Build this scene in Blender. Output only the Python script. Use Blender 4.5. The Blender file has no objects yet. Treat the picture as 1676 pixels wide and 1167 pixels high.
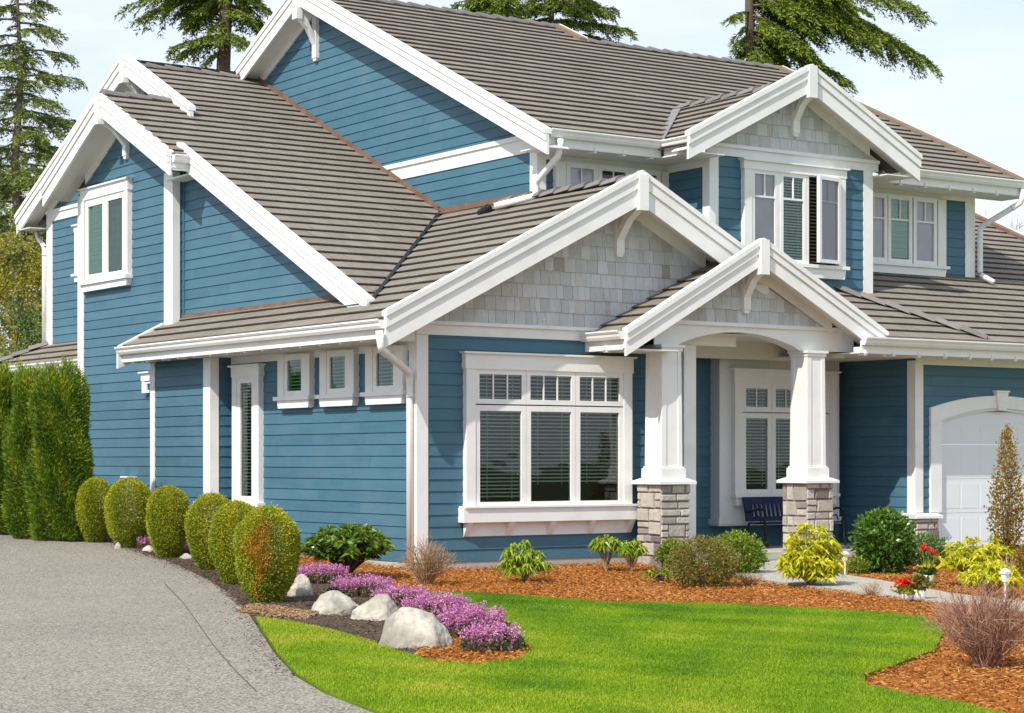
import bpy, math, random
import numpy as np
from mathutils import Vector
R = math.radians
sc = bpy.context.scene
COL = sc.collection
random.seed(7)
# ------------------------------------------------------------------ camera
TH, F, CX, VH = R(34.6), 3390.0, 838.0, 752.5
FW = np.array([math.sin(TH), math.cos(TH), 0.0]); RT = np.array([math.cos(TH), -math.sin(TH), 0.0])
CAM = np.array([-16.34, -26.168, 1.386])
cd = bpy.data.cameras.new('camera'); cam = bpy.data.objects.new('camera', cd); COL.objects.link(cam)
cam.location = CAM; cam.rotation_euler = (R(90), 0, -TH)
cd.sensor_width = 36; cd.lens = F / 1676 * 36; cd.shift_y = (VH - 583.5) / 1676
cd.clip_start = 0.1; cd.clip_end = 3000
sc.camera = cam
# ------------------------------------------------------------------ world, sun, exposure
SUN = Vector((1.0, 0.40, -1.05)).normalized()
EL = math.asin(-SUN.z); AZ = math.atan2(-SUN.x, -SUN.y)
w = bpy.data.worlds.new('World'); sc.world = w; w.use_nodes = True
nt = w.node_tree; N, Lk = nt.nodes, nt.links
bg = N['Background']
sky = N.new('ShaderNodeTexSky'); sky.sky_type = 'NISHITA'; sky.sun_disc = False
sky.sun_elevation = EL; sky.sun_rotation = AZ % (2 * math.pi); sky.air_density = 1.0; sky.dust_density = 0.6
tc = N.new('ShaderNodeTexCoord'); mp = N.new('ShaderNodeMapping'); mp.inputs['Scale'].default_value = (1.1, 1.1, 4.2)
mp.inputs['Location'].default_value = (3.3, 1.2, 0.4)
nz = N.new('ShaderNodeTexNoise'); nz.inputs['Scale'].default_value = 3.1; nz.inputs['Detail'].default_value = 7; nz.inputs['Roughness'].default_value = 0.58
rp = N.new('ShaderNodeValToRGB'); rp.color_ramp.elements[0].position = 0.30; rp.color_ramp.elements[1].position = 0.62
rp.color_ramp.elements[0].color = (0.40, 0.40, 0.40, 1); rp.color_ramp.elements[1].color = (0.95, 0.95, 0.95, 1)
mx = N.new('ShaderNodeMix'); mx.data_type = 'RGBA'
mx.inputs['B'].default_value = (6.6, 7.15, 8.3, 1)
Lk.new(tc.outputs['Generated'], mp.inputs['Vector']); Lk.new(mp.outputs['Vector'], nz.inputs['Vector'])
Lk.new(nz.outputs['Fac'], rp.inputs['Fac']); Lk.new(rp.outputs['Color'], mx.inputs['Factor'])
Lk.new(sky.outputs['Color'], mx.inputs['A']); Lk.new(mx.outputs['Result'], bg.inputs['Color'])
bg.inputs['Strength'].default_value = 0.130
sd = bpy.data.lights.new('sun', 'SUN'); sd.energy = 4.3; sd.angle = R(0.5); sd.color = (1.0, 0.94, 0.84)
so = bpy.data.objects.new('sun', sd); COL.objects.link(so)
so.rotation_euler = SUN.to_track_quat('-Z', 'Y').to_euler(); so.location = (-30, -20, 40)
sc.view_settings.view_transform = 'Standard'; sc.view_settings.look = 'None'
sc.view_settings.exposure = 0.22; sc.view_settings.gamma = 1.0
sc.view_settings.use_curve_mapping = False
sc.cycles.max_bounces = 8; sc.cycles.transparent_max_bounces = 12

# ------------------------------------------------------------------ ground levels / pixel to ground point
def gz(x, y): return -0.28 + 0.034 * min(max(0.0, y + 1.5), 40)
def G(u, v):
    ray = F * FW + (u - CX) * RT; ray[2] = VH - v
    z = -0.28
    for _ in range(30):
        t = (z - CAM[2]) / ray[2]; p = CAM + ray * t; z = 0.5 * z + 0.5 * gz(p[0], p[1])
    return np.array([p[0], p[1], gz(p[0], p[1])])
def at(u, depth, z=None):
    p = CAM + depth * FW + (u - CX) / F * depth * RT
    return np.array([p[0], p[1], gz(p[0], p[1]) if z is None else z])
def ppm(p): return F / float((np.array(p) - CAM) @ FW)

# ------------------------------------------------------------------ materials
def mat(name, cols, rough=0.6, spec=0.4, nscale=0, namt=0.0, bump=0.0, bscale=40, transl=0.0, stretch=None, grime=None):
    """cols: colours along the per-face value 'tone'; fine mottling and bump come from noise in object space"""
    m = bpy.data.materials.new(name); m.use_nodes = True
    t = m.node_tree; n, l = t.nodes, t.links
    b = n['Principled BSDF']; b.inputs['Roughness'].default_value = rough; b.inputs['Specular IOR Level'].default_value = spec
    if len(cols) > 1:
        a = n.new('ShaderNodeAttribute'); a.attribute_name = 'tone'
        r = n.new('ShaderNodeValToRGB')
        while len(r.color_ramp.elements) < len(cols): r.color_ramp.elements.new(0.5)
        for i, c in enumerate(cols):
            e = r.color_ramp.elements[i]; e.position = i / (len(cols) - 1); e.color = (*c, 1)
        l.new(a.outputs['Fac'], r.inputs['Fac']); out = r.outputs['Color']
    else:
        c0 = n.new('ShaderNodeRGB'); c0.outputs[0].default_value = (*cols[0], 1); out = c0.outputs[0]
    co = n.new('ShaderNodeTexCoord'); vec = co.outputs['Object']
    if stretch:
        mpp = n.new('ShaderNodeMapping'); mpp.inputs['Scale'].default_value = stretch
        l.new(vec, mpp.inputs['Vector']); vec = mpp.outputs['Vector']
    if namt:
        z = n.new('ShaderNodeTexNoise'); z.inputs['Scale'].default_value = nscale; z.inputs['Detail'].default_value = 6; z.inputs['Roughness'].default_value = 0.65
        l.new(vec, z.inputs['Vector'])
        mr = n.new('ShaderNodeMapRange'); mr.inputs['From Min'].default_value = 0.25; mr.inputs['From Max'].default_value = 0.75
        mr.inputs['To Min'].default_value = 1 - namt; mr.inputs['To Max'].default_value = 1 + namt
        l.new(z.outputs['Fac'], mr.inputs['Value'])
        vm = n.new('ShaderNodeVectorMath'); vm.operation = 'SCALE'
        l.new(out, vm.inputs[0]); l.new(mr.outputs['Result'], vm.inputs['Scale']); out = vm.outputs['Vector']
    if grime:
        gcol, gs, lo, hi, amt = grime
        z = n.new('ShaderNodeTexNoise'); z.inputs['Scale'].default_value = gs; z.inputs['Detail'].default_value = 5
        l.new(co.outputs['Object'], z.inputs['Vector'])
        mr = n.new('ShaderNodeMapRange'); mr.inputs['From Min'].default_value = lo; mr.inputs['From Max'].default_value = hi
        mr.inputs['To Min'].default_value = 0; mr.inputs['To Max'].default_value = amt
        l.new(z.outputs['Fac'], mr.inputs['Value'])
        mi = n.new('ShaderNodeMix'); mi.data_type = 'RGBA'; mi.inputs['B'].default_value = (*gcol, 1)
        l.new(mr.outputs['Result'], mi.inputs['Factor']); l.new(out, mi.inputs['A']); out = mi.outputs['Result']
    l.new(out, b.inputs['Base Color'])
    if bump:
        z = n.new('ShaderNodeTexNoise'); z.inputs['Scale'].default_value = bscale; z.inputs['Detail'].default_value = 5
        l.new(vec, z.inputs['Vector'])
        bp = n.new('ShaderNodeBump'); bp.inputs['Strength'].default_value = bump; bp.inputs['Distance'].default_value = 0.02
        l.new(z.outputs['Fac'], bp.inputs['Height']); l.new(bp.outputs['Normal'], b.inputs['Normal'])
    if transl:
        tb = n.new('ShaderNodeBsdfTranslucent'); l.new(out, tb.inputs['Color'])
        ms = n.new('ShaderNodeMixShader'); ms.inputs['Fac'].default_value = transl
        l.new(b.outputs['BSDF'], ms.inputs[1]); l.new(tb.outputs['BSDF'], ms.inputs[2])
        l.new(ms.outputs['Shader'], n['Material Output'].inputs['Surface'])
    return m
def glass_mat(name, tint):
    m = bpy.data.materials.new(name); m.use_nodes = True
    t = m.node_tree; n, l = t.nodes, t.links; n.remove(n['Principled BSDF'])
    tr = n.new('ShaderNodeBsdfTransparent'); tr.inputs['Color'].default_value = (*tint, 1)
    gl = n.new('ShaderNodeBsdfGlossy'); gl.inputs['Roughness'].default_value = 0.015; gl.inputs['Color'].default_value = (0.95, 0.97, 1, 1)
    fr = n.new('ShaderNodeFresnel'); fr.inputs['IOR'].default_value = 1.62
    co = n.new('ShaderNodeTexCoord'); z = n.new('ShaderNodeTexNoise'); z.inputs['Scale'].default_value = 1.6
    bp = n.new('ShaderNodeBump'); bp.inputs['Strength'].default_value = 0.06; bp.inputs['Distance'].default_value = 0.05
    l.new(co.outputs['Object'], z.inputs['Vector']); l.new(z.outputs['Fac'], bp.inputs['Height']); l.new(bp.outputs['Normal'], gl.inputs['Normal'])
    mx_ = n.new('ShaderNodeMixShader'); l.new(fr.outputs['Fac'], mx_.inputs['Fac'])
    l.new(tr.outputs['BSDF'], mx_.inputs[1]); l.new(gl.outputs['BSDF'], mx_.inputs[2])
    l.new(mx_.outputs['Shader'], n['Material Output'].inputs['Surface'])
    return m
BLUE = mat('blue siding', [(0.044, 0.124, 0.178), (0.055, 0.143, 0.203), (0.066, 0.160, 0.223)], 0.55, 0.35, 2.2, 0.10, 0.10, 26, stretch=(1, 1, 5), grime=((0.11, 0.20, 0.245), 1.1, .5, .8, .35))
WHITE = mat('white paint', [(0.80, 0.80, 0.785)], 0.45, 0.4, 1.3, 0.03, 0.03, 30, grime=((0.62, 0.60, 0.54), 2.3, 0.50, 0.78, 0.45))
CREAM = mat('cream soffit', [(0.74, 0.725, 0.68)], 0.6, 0.3, 2.0, 0.03)
TILE = mat('roof tile', [(0.188, 0.167, 0.139), (0.222, 0.198, 0.166), (0.254, 0.228, 0.192)], 0.85, 0.25, 5.0, 0.10, 0.25, 45, grime=((0.13, 0.12, 0.10), 0.9, 0.50, 0.80, 0.40))
CAP = mat('ridge tile', [(0.16, 0.148, 0.143), (0.22, 0.20, 0.19)], 0.85, 0.25, 7.0, 0.15, 0.25, 40)
COPPER = mat('copper flashing', [(0.17, 0.105, 0.075)], 0.7, 0.3, 3.0, 0.4)
SHINGLE = mat('cedar shingle', [(0.34, 0.31, 0.27), (0.47, 0.47, 0.465), (0.53, 0.545, 0.555), (0.60, 0.61, 0.62), (0.50, 0.475, 0.44)], 0.85, 0.2, 9.0, 0.12, 0.25, 30, stretch=(4, 4, 0.7), grime=((0.30, 0.27, 0.22), 1.6, 0.5, 0.75, 0.4))
CONC = mat('concrete', [(0.44, 0.42, 0.37)], 0.9, 0.2, 6, 0.14, 0.25, 60)
STONE = mat('ledge stone', [(0.17, 0.14, 0.14), (0.30, 0.27, 0.245), (0.41, 0.37, 0.325), (0.50, 0.465, 0.41), (0.38, 0.335, 0.29)], 0.9, 0.2, 9, 0.22, 0.7, 22)
MORTAR = mat('mortar', [(0.24, 0.22, 0.195)], 0.95, 0.1, 20, 0.1)
GLASS = glass_mat('window glass', (0.74, 0.88, 0.81)); GLASS_GREEN = glass_mat('green tinted glass', (0.42, 0.85, 0.60))
GLASS_CLEAR = glass_mat('clear glass', (0.86, 0.86, 0.88))
DARK = mat('dark room', [(0.018, 0.02, 0.018)], 0.9, 0.1)
SLAT = mat('blind slat', [(0.62, 0.64, 0.58)], 0.6, 0.3)
CURTAIN = mat('pale curtain', [(0.78, 0.74, 0.77)], 0.8, 0.1, 3, 0.08)
REFLECT_GREEN = mat('green drape', [(0.02, 0.16, 0.06), (0.05, 0.28, 0.12)], .9, .1, 9, .5)  # dark green of the reflection in a pane, put into the colour
SLATW = mat('white blind', [(0.72, 0.74, 0.70)], 0.6, 0.3)
NAVY = mat('navy bench paint', [(0.008, 0.022, 0.085)], 0.6, 0.25, 8, 0.1)
IRON = mat('black cast iron', [(0.012, 0.013, 0.018)], 0.5, 0.5)
METAL = mat('galvanised metal', [(0.62, 0.63, 0.64)], 0.35, 0.6)

# ------------------------------------------------------------------ object helpers
def tag(o, label=None, cat=None, group=None, kind=None):
    if label: o['label'] = label
    if cat: o['category'] = cat
    if group: o['group'] = group
    if kind: o['kind'] = kind
    return o
def empty(name, loc, label, cat, group=None):
    o = bpy.data.objects.new(name, None); COL.objects.link(o); o.location = tuple(float(c) for c in loc); o.empty_display_size = 0.3
    return tag(o, label, cat, group)
def link(name, me, m, parent=None):
    o = bpy.data.objects.new(name, me); COL.objects.link(o)
    if m: me.materials.append(m)
    if parent:
        o.parent = parent
        o.location = tuple(-c for c in world_loc(parent))
    return o
def world_loc(o):
    v = Vector(o.location)
    while o.parent: o = o.parent; v = v + Vector(o.location)
    return v
class MB:
    def __init__(s): s.v = []; s.f = []; s.t = []
    def face(s, pts, tone=0.5, up=None):
        pts = [np.array(p, float) for p in pts]
        if up is not None:
            nn = np.zeros(3)
            for i in range(len(pts)): nn += np.cross(pts[i], pts[(i + 1) % len(pts)])
            if nn @ np.array(up) < 0: pts = pts[::-1]
        b = len(s.v); s.v += [tuple(p) for p in pts]; s.f.append(tuple(range(b, b + len(pts)))); s.t.append(tone)
    def hull(s, A, B, tone=0.5):
        """prism between two matching outlines"""
        A = [np.array(p, float) for p in A]; B = [np.array(p, float) for p in B]
        c = (sum(A) + sum(B)) / (2 * len(A)); n = len(A); b = len(s.v)
        s.v += [tuple(p) for p in A + B]
        nn = np.zeros(3); ca = sum(A) / n
        for i in range(n): nn += np.cross(A[i] - ca, A[(i + 1) % n] - ca)
        flip = nn @ (ca - c) < 0
        fs = [tuple(range(b, b + n)), tuple(range(b + 2 * n - 1, b + n - 1, -1))]
        for i in range(n): j = (i + 1) % n; fs.append((b + j, b + i, b + n + i, b + n + j))
        for f in fs: s.f.append(f[::-1] if flip else f); s.t.append(tone)
    def box(s, fr, h0, h1, z0, z1, n0, n1, tone=0.5):
        q = [(h0, z0), (h1, z0), (h1, z1), (h0, z1)]
        s.hull([fr(h, z, n1) for h, z in q], [fr(h, z, n0) for h, z in q], tone)
    def prism(s, fr, poly, n0, n1, tone=0.5):
        s.hull([fr(h, z, n1) for h, z in poly], [fr(h, z, n0) for h, z in poly], tone)
    def tube(s, pts, r, k=8, tone=0.5, flat=1.0):
        pts = [Vector(p) for p in pts]; rings = []
        for i, p in enumerate(pts):
            d = (pts[min(i + 1, len(pts) - 1)] - pts[max(i - 1, 0)]).normalized()
            a = Vector((0, 0, 1)) if abs(d.z) < 0.9 else Vector((0, 1, 0))
            x = d.cross(a).normalized(); y = x.cross(d).normalized()
            rr = r[i] if isinstance(r, (list, tuple)) else r
            rings.append([tuple(p + x * math.cos(2 * math.pi * (j + .5) / k) * rr + y * math.sin(2 * math.pi * (j + .5) / k) * rr * flat) for j in range(k)])
        b = len(s.v)
        for q in rings: s.v += q
        for i in range(len(rings) - 1):
            for j in range(k):
                s.f.append((b + i * k + j, b + i * k + (j + 1) % k, b + (i + 1) * k + (j + 1) % k, b + (i + 1) * k + j)); s.t.append(tone)
        s.f.append(tuple(range(b + k - 1, b - 1, -1))); s.t.append(tone)
        e = b + (len(rings) - 1) * k; s.f.append(tuple(range(e, e + k))); s.t.append(tone)
    def build(s, name, m, parent=None, smooth=False):
        me = bpy.data.meshes.new(name); me.from_pydata(s.v, [], s.f); me.update()
        a = me.attributes.new('tone', 'FLOAT', 'FACE'); a.data.foreach_set('value', s.t)
        if smooth: me.polygons.foreach_set('use_smooth', [True] * len(me.polygons))
        return link(name, me, m, parent)
def front(Y0): return lambda h, z, n: (h, Y0 - n, z)
def left(X0): return lambda h, z, n: (X0 - n, h, z)
def clip(poly, cp):
    """convex clip of polygon by convex polygon"""
    area = sum(cp[i][0] * cp[(i + 1) % len(cp)][1] - cp[(i + 1) % len(cp)][0] * cp[i][1] for i in range(len(cp)))
    if area < 0: cp = cp[::-1]
    out = list(poly)
    for i in range(len(cp)):
        a, b = cp[i], cp[(i + 1) % len(cp)]; ex, ey = b[0] - a[0], b[1] - a[1]
        inp, out = out, []
        if not inp: break
        for j in range(len(inp)):
            p, q = inp[j - 1], inp[j]
            dp = ex * (p[1] - a[1]) - ey * (p[0] - a[0]); dq = ex * (q[1] - a[1]) - ey * (q[0] - a[0])
            if (dp >= 0) != (dq >= 0):
                t = dp / (dp - dq); out.append((p[0] + (q[0] - p[0]) * t, p[1] + (q[1] - p[1]) * t))
            if dq >= 0: out.append(q)
    return out if len(out) >= 3 else []
def parea(p): return abs(sum(p[i][0] * p[(i + 1) % len(p)][1] - p[(i + 1) % len(p)][0] * p[i][1] for i in range(len(p)))) / 2

# ------------------------------------------------------------------ THE HOUSE
house = empty('house', (0, 0, -0.28), 'large blue lap-sided two-storey house with white trim, grey tiled gables and a stone-pier porch', 'house')
EXP = 0.1775
def siding(fr, poly, name='wall', blen=3.6):
    mb = MB(); zs = [p[1] for p in poly]; hs = [p[0] for p in poly]; z0, z1 = min(zs), max(zs)
    k0 = math.floor((z0 + 0.15) / EXP); k1 = math.ceil((z1 + 0.15) / EXP)
    up = np.array(fr(0, 0, 1)) - np.array(fr(0, 0, 0))
    for k in range(k0, k1):
        a = -0.15 + k * EXP; h = min(hs) - random.random() * blen
        while h < max(hs):
            h2 = h + blen * random.uniform(0.7, 1.1)
            q = clip([(h, a), (h2 - 0.003, a), (h2 - 0.003, a + EXP), (h, a + EXP)], poly)
            if q and parea(q) > 1e-5:
                tone = min(1, max(0, random.gauss(0.5, 0.16))); jt = random.uniform(-.0012, .0012)
                off = lambda z: 0.016 * (1 - (z - a) / EXP) + 0.003 + jt
                mb.face([fr(x, z, off(z)) for x, z in q], tone, up)
                for i in range(len(q)):
                    p, r = q[i], q[(i + 1) % len(q)]
                    if abs(p[1] - a) < 1e-6 and abs(r[1] - a) < 1e-6:
                        mb.face([fr(p[0], a, off(a)), fr(r[0], a, off(a)), fr(r[0], a, 0.001), fr(p[0], a, 0.001)], tone, (0, 0, -1))
            h = h2
    mb.face([fr(x, z, 0) for x, z in poly], 0.5, up)
    return mb.build(name, BLUE, house)
def shingles(fr, poly, zbase):
    mb = MB(); hs = [p[0] for p in poly]; zs = [p[1] for p in poly]; up = np.array(fr(0, 0, 1)) - np.array(fr(0, 0, 0))
    e = 0.215; k = 0
    while zbase + k * e < max(zs):
        a = zbase + k * e; h = min(hs) - random.random() * 0.2
        while h < max(hs):
            wd = random.choice((0.10, 0.14, 0.17, 0.19, 0.21, 0.24)) * random.uniform(0.9, 1.1)
            dz = random.uniform(-0.005, 0.005); tone = min(1, max(0, random.gauss(0.55, 0.20))); tilt = random.uniform(-.003, .003)
            q = clip([(h + .002, a + dz), (h + wd - .003, a + dz), (h + wd - .003 + tilt, a + e + .012), (h + .002 + tilt, a + e + .012)], poly)
            if q and parea(q) > 1e-4:
                o0 = random.uniform(0.018, 0.024)
                pts = [fr(x, z, o0 * (1 - (z - a) / e * 0.8) + 0.003) for x, z in q]
                mb.face(pts, tone, up)
                for i in range(len(q)):
                    p, r = q[i], q[(i + 1) % len(q)]
                    mb.face([pts[i], pts[(i + 1) % len(q)], fr(r[0], r[1], 0), fr(p[0], p[1], 0)], tone * 0.6)
            h += wd
        k += 1
    mb.face([fr(x, z, 0.001) for x, z in poly], 0.05, up)
    return mb.build('shingle_gable', SHINGLE, house)
def tiles(O, U, S, polys, name='roof', E=0.345, T=0.037, parent=None):
    """concrete tiles laid in lapped courses on a slope; polys are convex outlines in (along eave, up slope)"""
    O, U, S = (np.array(a, float) for a in (O, U, S)); U /= np.linalg.norm(U); S /= np.linalg.norm(S)
    NN = np.cross(U, S); NN = NN if NN[2] > 0 else -NN
    mb = MB(); TW = 0.335
    for poly in polys:
        us = [p[0] for p in poly]; ss = [p[1] for p in poly]
        for k in range(math.floor(min(ss) / E), math.ceil(max(ss) / E)):
            a = k * E; j = math.floor(min(us) / TW) - 1
            rnd = random.Random(k * 977 + int(O[0] * 10)); cz = rnd.uniform(-.004, .004)
            while j * TW < max(us):
                h = j * TW + (TW / 2 if k % 2 else 0); j += 1
                q = clip([(h + .002, a), (h + TW - .002, a), (h + TW - .002, a + E), (h + .002, a + E)], poly)
                if not q or parea(q) < 1e-5: continue
                tone = min(1, max(0, random.gauss(0.5, 0.15))); dz = random.uniform(-.0015, .0015) + cz * .5; tl = random.uniform(-.002, .002)
                P = lambda u, s, d=0: O + U * u + S * s + NN * ((T + dz + tl * (u - h) / TW) * (1 - (s - a) / E) + d)
                mb.face([P(u, s) for u, s in q], tone, NN)
                for i in range(len(q)):
                    p, r = q[i], q[(i + 1) % len(q)]
                    if abs(p[1] - a) < 1e-6 and abs(r[1] - a) < 1e-6:
                        mb.face([P(*p), P(*r), O + U * r[0] + S * (r[1] + .03) - NN * 0.004, O + U * p[0] + S * (p[1] + .03) - NN * 0.004], tone, -S)
        mb.face([O + U * u + S * s - NN * 0.006 for u, s in poly], 0.0, NN)
    return mb.build(name, TILE, parent or house)
def slopeX(O, slope, polysXY, name='roof', sgn=1):
    """facet rising towards +Y (sgn 1) or -Y (sgn -1), eave through O along X; outlines given in plan (x, y)"""
    c = math.sqrt(1 + slope * slope)
    return tiles(O, (1, 0, 0), (0, sgn, slope), [[(x - O[0], (y - O[1]) * sgn * c) for x, y in p] for p in polysXY], name)
def slopeY(O, slope, polysXY, name='roof', sgn=1):
    """facet rising towards +X (sgn 1) or -X (sgn -1), eave through O along Y"""
    c = math.sqrt(1 + slope * slope)
    return tiles(O, (0, 1, 0), (sgn, 0, slope), [[(y - O[1], (x - O[0]) * sgn * c) for x, y in p] for p in polysXY], name)
def caps(parent, p0, p1, rad=0.115, step=0.40, name='ridge_cap', m=None):
    mb = MB(); p0, p1 = Vector(p0), Vector(p1); L = (p1 - p0).length; d = (p1 - p0).normalized()
    x = d.cross(Vector((0, 0, 1))).normalized(); y = x.cross(d).normalized(); n = max(1, int(L / step))
    for i in range(n):
        tone = random.random(); a = p0 + d * (L * i / n); b = p0 + d * (L * (i + 1) / n + 0.04); rings = []
        lift = random.uniform(-.004, .004)
        for q, r in ((a, rad * 1.12), (b, rad * 0.9)):
            lo = 0.035 if q is a else 0.0
            rings.append([q + x * r * cx_ + y * (r * cy_ + lo + lift) for cx_, cy_ in ((-1.15, -.38), (-.85, .12), (-.3, .42), (.3, .42), (.85, .12), (1.15, -.38))])
        mb.hull([tuple(v) for v in rings[0]], [tuple(v) for v in rings[1]], tone)
    return mb.build(name, m or CAP, parent)
def rake(fr, a, b, hgt, cut_a=True):
    """two-step barge board from a to b (tops), plumb cut at the ends"""
    lo = hgt * 0.56
    mb = MB(); A, B = a, b; sl_ = (b[1] - a[1]) / (b[0] - a[0]); e_ = lambda d: (a[0] - math.copysign(d, b[0] - a[0]), a[1] - math.copysign(d, b[0] - a[0]) * sl_); C1, C2 = e_(.003), e_(.007)
    mb.prism(fr, [A, B, (B[0], B[1] - hgt), (A[0], A[1] - hgt)], -0.045, 0.0)
    mb.prism(fr, [(C1[0], C1[1] - .001), (B[0], B[1] - .001), (B[0], B[1] - hgt + lo), (C1[0], C1[1] - hgt + lo)], 0.0, 0.028)
    mb.prism(fr, [(C2[0], C2[1] + .03), (B[0], B[1] + .03), (B[0], B[1] - 0.055), (C2[0], C2[1] - 0.055)], -0.09, 0.052)
    return mb.build('rake_board', WHITE, house)
def gable(fr, apex, lowl, lowr, hgt, ov, drop=0.20, fz=0.2, brk=None, soff=True, ins=.86):
    """barge boards, sloping soffits, wall friezes and apex bracket of one gable; fr is the barge board plane"""
    for lo in (lowl, lowr):
        rake(fr, lo, apex, hgt)
        if soff:
            mb = MB(); d = drop
            mb.prism(fr, [(lo[0], lo[1] - d), (apex[0], apex[1] - d), (apex[0], apex[1] - d - .02), (lo[0], lo[1] - d - .02)], -ov, -0.045)
            sg = 1 if apex[0] > lo[0] else -1; nb = 3
            for i in range(1, nb):   # tongue-and-groove beads
                nn = -ov * i / nb
                mb.prism(fr, [(lo[0], lo[1] - d - .021), (apex[0] - sg * .02, apex[1] - d - .021), (apex[0] - sg * .02, apex[1] - d - .027), (lo[0], lo[1] - d - .027)], nn - .012, nn)
            mb.build('soffit', CREAM, house)
            mb = MB()
            k_ = ins / abs(apex[0] - lo[0]); lw = (lo[0] + (apex[0] - lo[0]) * k_, lo[1] + (apex[1] - lo[1]) * k_)
            mb.prism(fr, [(lw[0], lw[1] - d - .02), (apex[0], apex[1] - d - .02), (apex[0], apex[1] - d - .02 - fz), (lw[0], lw[1] - d - .02 - fz)], -ov - .005, -ov + 0.045)
            mb.build('frieze_board', WHITE, house)
    if brk:
        top = apex[1] - brk[0]; ln = brk[1]; wv = 0.075; h = apex[0]; mb = MB()
        mb.box(fr, h - wv - .015, h + wv + .015, top - 0.26, top + 0.30, -0.06, 0.075)       # block at the peak
        mb.box(fr, h - wv, h + wv, top - ln, top - .05, -ov - .005, -ov + 0.09)            # post on the wall
        n0, n1 = -ov + 0.06, 0.04
        pts = [(h - wv * .9, 0), (h + wv * .9, 0)]
        za, zb = top - ln * 0.80, top - 0.12
        A = [fr(h - wv * .9, za, n0), fr(h + wv * .9, za, n0), fr(h + wv * .9, za + .15, n0), fr(h - wv * .9, za + .15, n0)]
        m_ = (n0 + n1) / 2 - .02
        M = [fr(h - wv * .9, (za + zb) / 2 + .03, m_), fr(h + wv * .9, (za + zb) / 2 + .03, m_), fr(h + wv * .9, (za + zb) / 2 + .19, m_), fr(h - wv * .9, (za + zb) / 2 + .19, m_)]
        B = [fr(h - wv * .9, zb - .08, n1), fr(h + wv * .9, zb - .08, n1), fr(h + wv * .9, zb + .14, n1), fr(h - wv * .9, zb + .14, n1)]
        mb.hull(A, M); mb.hull(M, B)
        mb.prism(fr, [(h - wv, top - ln), (h + wv, top - ln), (h + wv * .6, top - ln - .06), (h - wv * .6, top - ln - .06)], -ov + .0, -ov + 0.075)
        mb.build('gable_bracket', WHITE, house)
def bx(name, m, fr, *boxes):
    mb = MB()
    for b in boxes: mb.box(fr, *b)
    return mb.build(name, m, house)
def gutter(p0, p1, out, ftop=-0.05, fbot=-0.26):
    p0, p1, out = Vector(p0), Vector(p1), Vector(out)
    prof = [(0.0, 0), (.128, 0), (.128, -.028), (.108, -.05), (.10, -.085), (.075, -.125), (0.0, -.125)]
    mb = MB(); up = Vector((0, 0, 1))
    mb.hull([tuple(p0 + out * a + up * b) for a, b in prof], [tuple(p1 + out * a + up * b) for a, b in prof])
    lip = [(.118, .012), (.14, .012), (.14, -.012), (.118, -.012)]
    mb.hull([tuple(p0 + out * a + up * b) for a, b in lip], [tuple(p1 + out * a + up * b) for a, b in lip])
    mb.build('gutter', WHITE, house)
    mb = MB(); pr_ = [(-.03, ftop), (-.001, ftop), (-.001, fbot), (-.03, fbot)]
    mb.hull([tuple(p0 + out * a + up * b) for a, b in pr_], [tuple(p1 + out * a + up * b) for a, b in pr_])
    mb.build('fascia', WHITE, house)
def tails(fr, hs, z, n0, n1):
    for h in hs:
        mb = MB(); mb.prism(fr, [(h - .032, z + .02), (h + .032, z + .02), (h + .032, z + .12), (h - .032, z + .12)], n1 - .16, n1)
        mb.prism(fr, [(h - .032, z + .05), (h + .032, z + .05), (h + .032, z + .11), (h - .032, z + .11)], n1, n1 + .025)
        mb.build('rafter_tail', WHITE, house)
def downspout(pts):
    v = [Vector(p) for p in pts]; o = [v[0]]
    for i in range(1, len(v) - 1):
        a = v[i] + (v[i - 1] - v[i]).normalized() * 0.07; b = v[i] + (v[i + 1] - v[i]).normalized() * 0.07
        for t in (0, .25, .5, .75, 1): o.append(a * (1 - t) ** 2 + v[i] * 2 * t * (1 - t) + b * t * t)
    o.append(v[-1]); mb = MB(); mb.tube(o, 0.055, 12)
    for i in range(1, len(v) - 1):
        d = (v[i + 1] - v[i]); 
        if d.length > .5: q = v[i] + d.normalized() * .16; mb.tube([q, q + d.normalized() * .05], 0.062, 12)
    mb.build('downspout', WHITE, house, True)
def slats(fr, h0, h1, z0, z1, n, m, parent, sp=0.056, hgt=0.017, tape=True):
    mb = MB(); z = z1 - 0.02
    while z > z0:
        q = random.uniform(-.002, .002)
        mb.hull([fr(h0, z + q, n), fr(h1, z + q, n), fr(h1, z + q + hgt, n - .012), fr(h0, z + q + hgt, n - .012)],
                [fr(h0, z + q - .004, n), fr(h1, z + q - .004, n), fr(h1, z + q + hgt - .004, n - .012), fr(h0, z + q + hgt - .004, n - .012)]); z -= sp
    if tape:
        for t in (.2, .8):
            mb.box(fr, h0 + (h1 - h0) * t - .004, h0 + (h1 - h0) * t + .004, z0, z1, n - .004, n + .001)
    return mb.build('blind', m, parent)
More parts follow.
